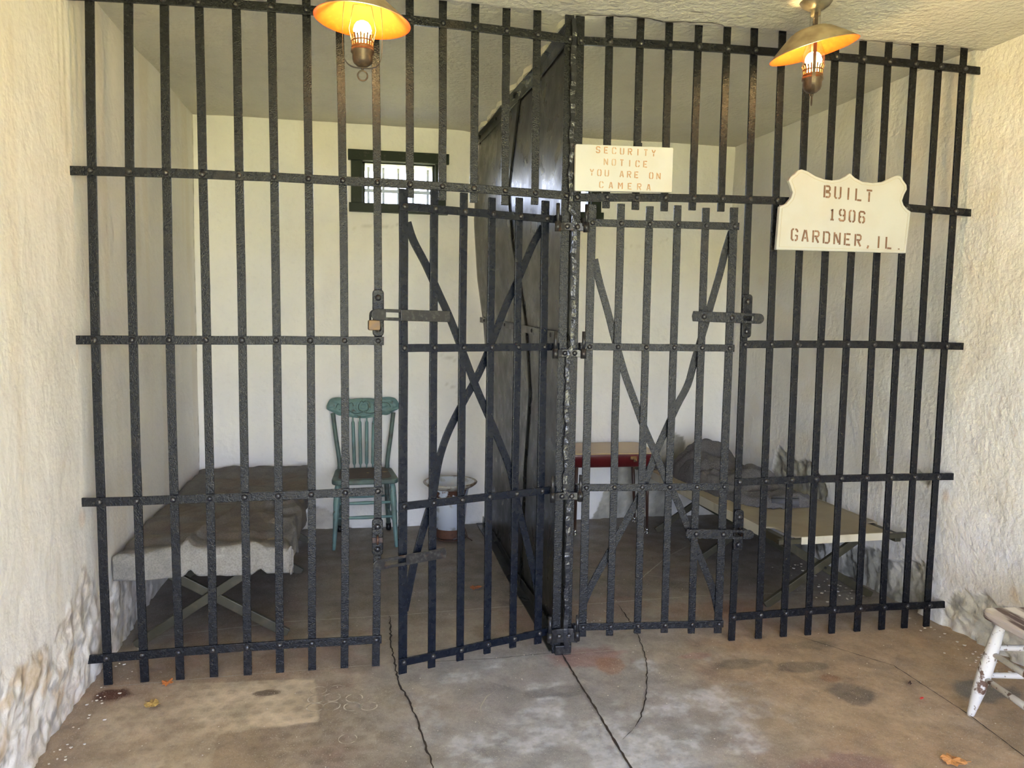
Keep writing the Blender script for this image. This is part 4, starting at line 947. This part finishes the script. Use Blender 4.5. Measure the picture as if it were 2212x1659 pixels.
b = MB(); b.lathe([(.158, .379), (.140, .362), (.120, .346), (.112, .31), (.095, .08), (.0005, .06)], n=56); b.build('lining', M_ENIN, bk)
b = MB(); b.tube([(.105*cos(t), .105*sin(t), .017) for t in np.linspace(0, 2*pi, 30)[:-1]], .004, 6, closed=True)
for k in range(3):
    A = 2*pi*k/3-.5; b.tube([(.1*cos(A), .1*sin(A), .09), (.125*cos(A), .125*sin(A), .02), (.155*cos(A), .155*sin(A), .004)], .003, 6)
b.build('wire_stand', M_RUST, bk)

# ------------------------------------------------------------------ little red-edged table
M_TTOP = mat('tan_table_top', (.50, .36, .20), .35, noise=[(3, 4, .4, .7, (.44, .30, .16))])
M_RED = mat('dark_red_enamel', (.105, .012, .014), .3, noise=[(10, 4, .55, .75, (.07, .01, .01))])
M_CHROME = mat('chrome', (.7, .7, .7), .15, metal=1)
tb = thing('side_table', 'small tan-topped table with rounded dark red apron and clasp in the right cell', 'table', (.77, 1.80, 0), radians(-2))
b = MB(); b.prism(rad2([(-.295, -.19), (.295, -.19), (.295, .24), (-.295, .24)], .045, 6), (0, 0, .556), (1, 0, 0), (0, 1, 0), (0, 0, 1), .010); b.build('table_top', M_TTOP, tb, bevel=.003)
def rrect(x, y, r, n=6): return rad2([(-x, -y), (x, -y), (x, y), (-x, y)], r, n)
b = MB(); lv = [(.296, .216, .555), (.298, .218, .540), (.292, .212, .520), (.270, .19, .475), (.255, .175, .466)]; n = None; vs = []; fs = []
for k, (x, y, z) in enumerate(lv):
    p = rrect(x, y, .05); n = len(p); vs += [(px, py+.025, z) for px, py in p]
for k in range(len(lv)-1): fs += [(k*n+i, k*n+(i+1) % n, (k+1)*n+(i+1) % n, (k+1)*n+i) for i in range(n)]
fs.append(tuple((len(lv)-1)*n+i for i in range(n))); b.add(vs, fs, True); b.build('apron', M_RED, tb)
b = MB(); b.box((.125, -.196, .534), (.045, .008, .022)); b.box((.135, -.203, .522), (.022, .006, .028)); b.build('clasp', mat('tarnished_clasp', (.25, .14, .05), .4, metal=.5, noise=[(60, 3, .5, .6, (.05, .03, .02))]), tb, bevel=.002)
for sx_, sy_, tx, ty in ((-.24, -.13, -.225, -.075), (.24, -.13, .268, -.085), (-.24, .18, -.275, .20), (.24, .18, .275, .20)):
    b = MB(); turned(b, (sx_, sy_, .47), (tx, ty, .03), [(0, .014), (1, .008)]); lo = b.build('leg', mat('brown_leg', (.06, .03, .02), .4) if sx_ < 0 and sy_ < 0 else bpy.data.materials['brown_leg'], tb)
    v = MB(); turned(v, (sx_+(tx-sx_)*.92, sy_+(ty-sy_)*.92, .036), (tx, ty, .012), [(0, .010), (1, .010)]); v.lathe([(.0005, 0.001), (.017, 0.001), (.017, .006), (.008, .014)], (tx, ty, 0), 16); v.build('foot', M_CHROME, lo)

# ------------------------------------------------------------------ peeling white chair at the right edge
M_PEEL = mat('peeling_white_paint', (.62, .60, .56), .6, noise=[(16, 6, .60, .63, (.13, .075, .05)), (70, 4, .62, .68, (.20, .15, .11))], bumps=[(40, 4, .5, .002)])
M_PEELS = mat('weathered_seat_boards', (.46, .40, .36), .65, noise=[(30, 5, .46, .54, (.10, .062, .05), (1, .12, 1)), (14, 5, .5, .6, (.62, .58, .53), (1, .3, 1))], bumps=[(50, 4, .6, .002, (1, .15, 1))])
wc = thing('wooden_chair', 'weathered chair with peeling white paint, cut off by the right edge of the photo', 'chair', (1.52, -1.03, 0), radians(-6))
ZS = .42; SP = rad2([(-.215, -.205), (.215, -.205), (.215, .235), (-.215, .235)], .05, 6)
b = MB(); b.prism(SP, (0, 0, ZS-.030), (1, 0, 0), (0, 1, 0), (0, 0, 1), .030); b.build('seat', M_PEELS, wc, bevel=.008)
wl = [((-.155, .185, ZS-.02), (-.195, .262, 0)), ((-.155, -.155, ZS-.02), (-.215, -.215, 0)), ((.155, .165, ZS-.02), (.195, .225, 0)), ((.155, -.155, ZS-.02), (.195, -.215, 0))]
for p in wl:
    b = MB(); turned(b, p[0], p[1], [(0, .015), (.15, .019), (.40, .0235), (.55, .025), (.75, .022), (.97, .0135), (1, .012)], 14); b.build('leg', M_PEEL, wc)
for i, j, t in ((0, 1, .35), (0, 1, .60), (0, 2, .30), (0, 2, .58), (2, 3, .4), (1, 3, .45)):
    b = MB(); turned(b, lerp(wl[i], t), lerp(wl[j], t), [(0, .009), (.5, .0125), (1, .009)]); b.build('stretcher', M_PEEL, wc)
for s in (-1, 1):
    b = MB(); b.tube([(.19, s*.17, ZS-.01), (.22, s*.18, .62), (.26, s*.19, .86)], [.016, .015, .013], 12); b.build('back_post', M_PEEL, wc)
for k in range(4):
    b = MB(); b.tube([(.19, -.11+k*.073, ZS-.01), (.245, -.115+k*.077, .80)], .008, 10); b.build('spindle', M_PEEL, wc)
b = MB(); b.strip([(.258, -.21, .84), (.262, 0, .845), (.258, .21, .84)], (0, 0, 1), .08, .018); b.build('crest_rail', M_PEEL, wc, bevel=.004)

# ------------------------------------------------------------------ dry leaves and loose chips
def leaf(label, x, y, s, rz, col, seed):
    rnd = random.Random(seed); m = mat('dry_leaf_%d' % seed, col, .7, noise=[(60, 4, .5, .7, tuple(v*.45 for v in col))])
    n = 30; vs = [(0, 0, .012)]; 
    for i in range(n):
        a = 2*pi*i/n; lob = .62+.38*abs(cos(a*2.5))**.7; lob *= rnd.uniform(.85, 1.12)*(1.15 if abs(a-pi) > 1 else .8)
        vs.append((cos(a)*s*lob, sin(a)*s*lob*.75, .006+.012*abs(sin(a*2+seed))*rnd.uniform(.4, 1)))
    b = MB(); b.add(vs, [(0, 1+i, 1+(i+1) % n) for i in range(n)], False); b.tube([(s*.8, 0, .008), (s*1.5, s*.3, .006)], .0012, 5)
    o = b.build('dry_leaf', m); o.location = (x, y, 0); o.rotation_euler = (0, 0, rz); sd = o.modifiers.new('solid', 'SOLIDIFY'); sd.thickness = .0008
    tag(o, label, 'leaf', 'dry leaves on the floor'); return o
p = atz(1025, 1273, 0); leaf('rust brown dry leaf lying inside the left cell behind the gate', p.x, p.y, .034, .3, (.28, .10, .035), 1)
p = atz(362, 1478, 0); leaf('orange dry leaf lying against the third bar of the left cell', p.x, p.y-.01, .026, 1.2, (.50, .17, .04), 2)
p = atz(330, 1527, 0); leaf('yellowish crumpled dry leaf on the floor near the left wall', p.x, p.y, .030, 2.2, (.45, .30, .09), 3)
p = atz(2055, 1648, 0); leaf('orange tan dry leaf at the bottom right of the photo', p.x, p.y, .042, -.4, (.55, .25, .08), 4)
p = atz(1965, 1481, 0); leaf('tiny dark curled leaf on bare floor left of the white chair', p.x, p.y, .011, .8, (.05, .025, .015), 5)
rnd = random.Random(11); b = MB()
def chip(x, y, s):
    n = rnd.randint(4, 6); a0 = rnd.random()*6; vs = [(x+cos(a0+2*pi*i/n)*s*rnd.uniform(.6, 1.2), y+sin(a0+2*pi*i/n)*s*rnd.uniform(.5, 1.0), .0045) for i in range(n)] 
    vs += [(v[0], v[1], .0045+s*.35) for v in vs]; b.add(vs, [tuple(range(n, 2*n))]+[(i, (i+1) % n, n+(i+1) % n, n+i) for i in range(n)])
for _ in range(420):
    x = rnd.uniform(-1.75, 1.75); y = rnd.uniform(-1.15, .9); chip(x, y, rnd.choice((.0012, .0016, .002, .0026)))
for _ in range(60): chip(1.74-abs(rnd.gauss(0, .12)), rnd.uniform(.3, .95), rnd.uniform(.002, .010))
for _ in range(40): chip(1.80-abs(rnd.gauss(0, .06)), rnd.uniform(-.5, .1), rnd.uniform(.002, .008))
for _ in range(50): chip(-1.83+abs(rnd.gauss(0, .05)), rnd.uniform(-.8, .6), rnd.uniform(.002, .007))
for _ in range(14): chip(.22+rnd.gauss(0, .05), .28+rnd.gauss(0, .05), .0035)
o = b.build('paint_chips', mat('pale_paint_chip', (.62, .58, .50), .7)); tag(o, 'white paint and plaster chips scattered over the concrete floor', 'debris'); o['kind'] = 'stuff'
p = atz(1991, 1511, 0); b = MB(); b.box((0, 0, .006), (.016, .007, .003), Matrix.Rotation(.4, 3, 'Z')); o = b.build('red_scrap', mat('red_scrap', (.6, .04, .03), .6)); o.location = (p.x, p.y, 0)
tag(o, 'tiny bright red scrap on the floor near the white chair', 'scrap')
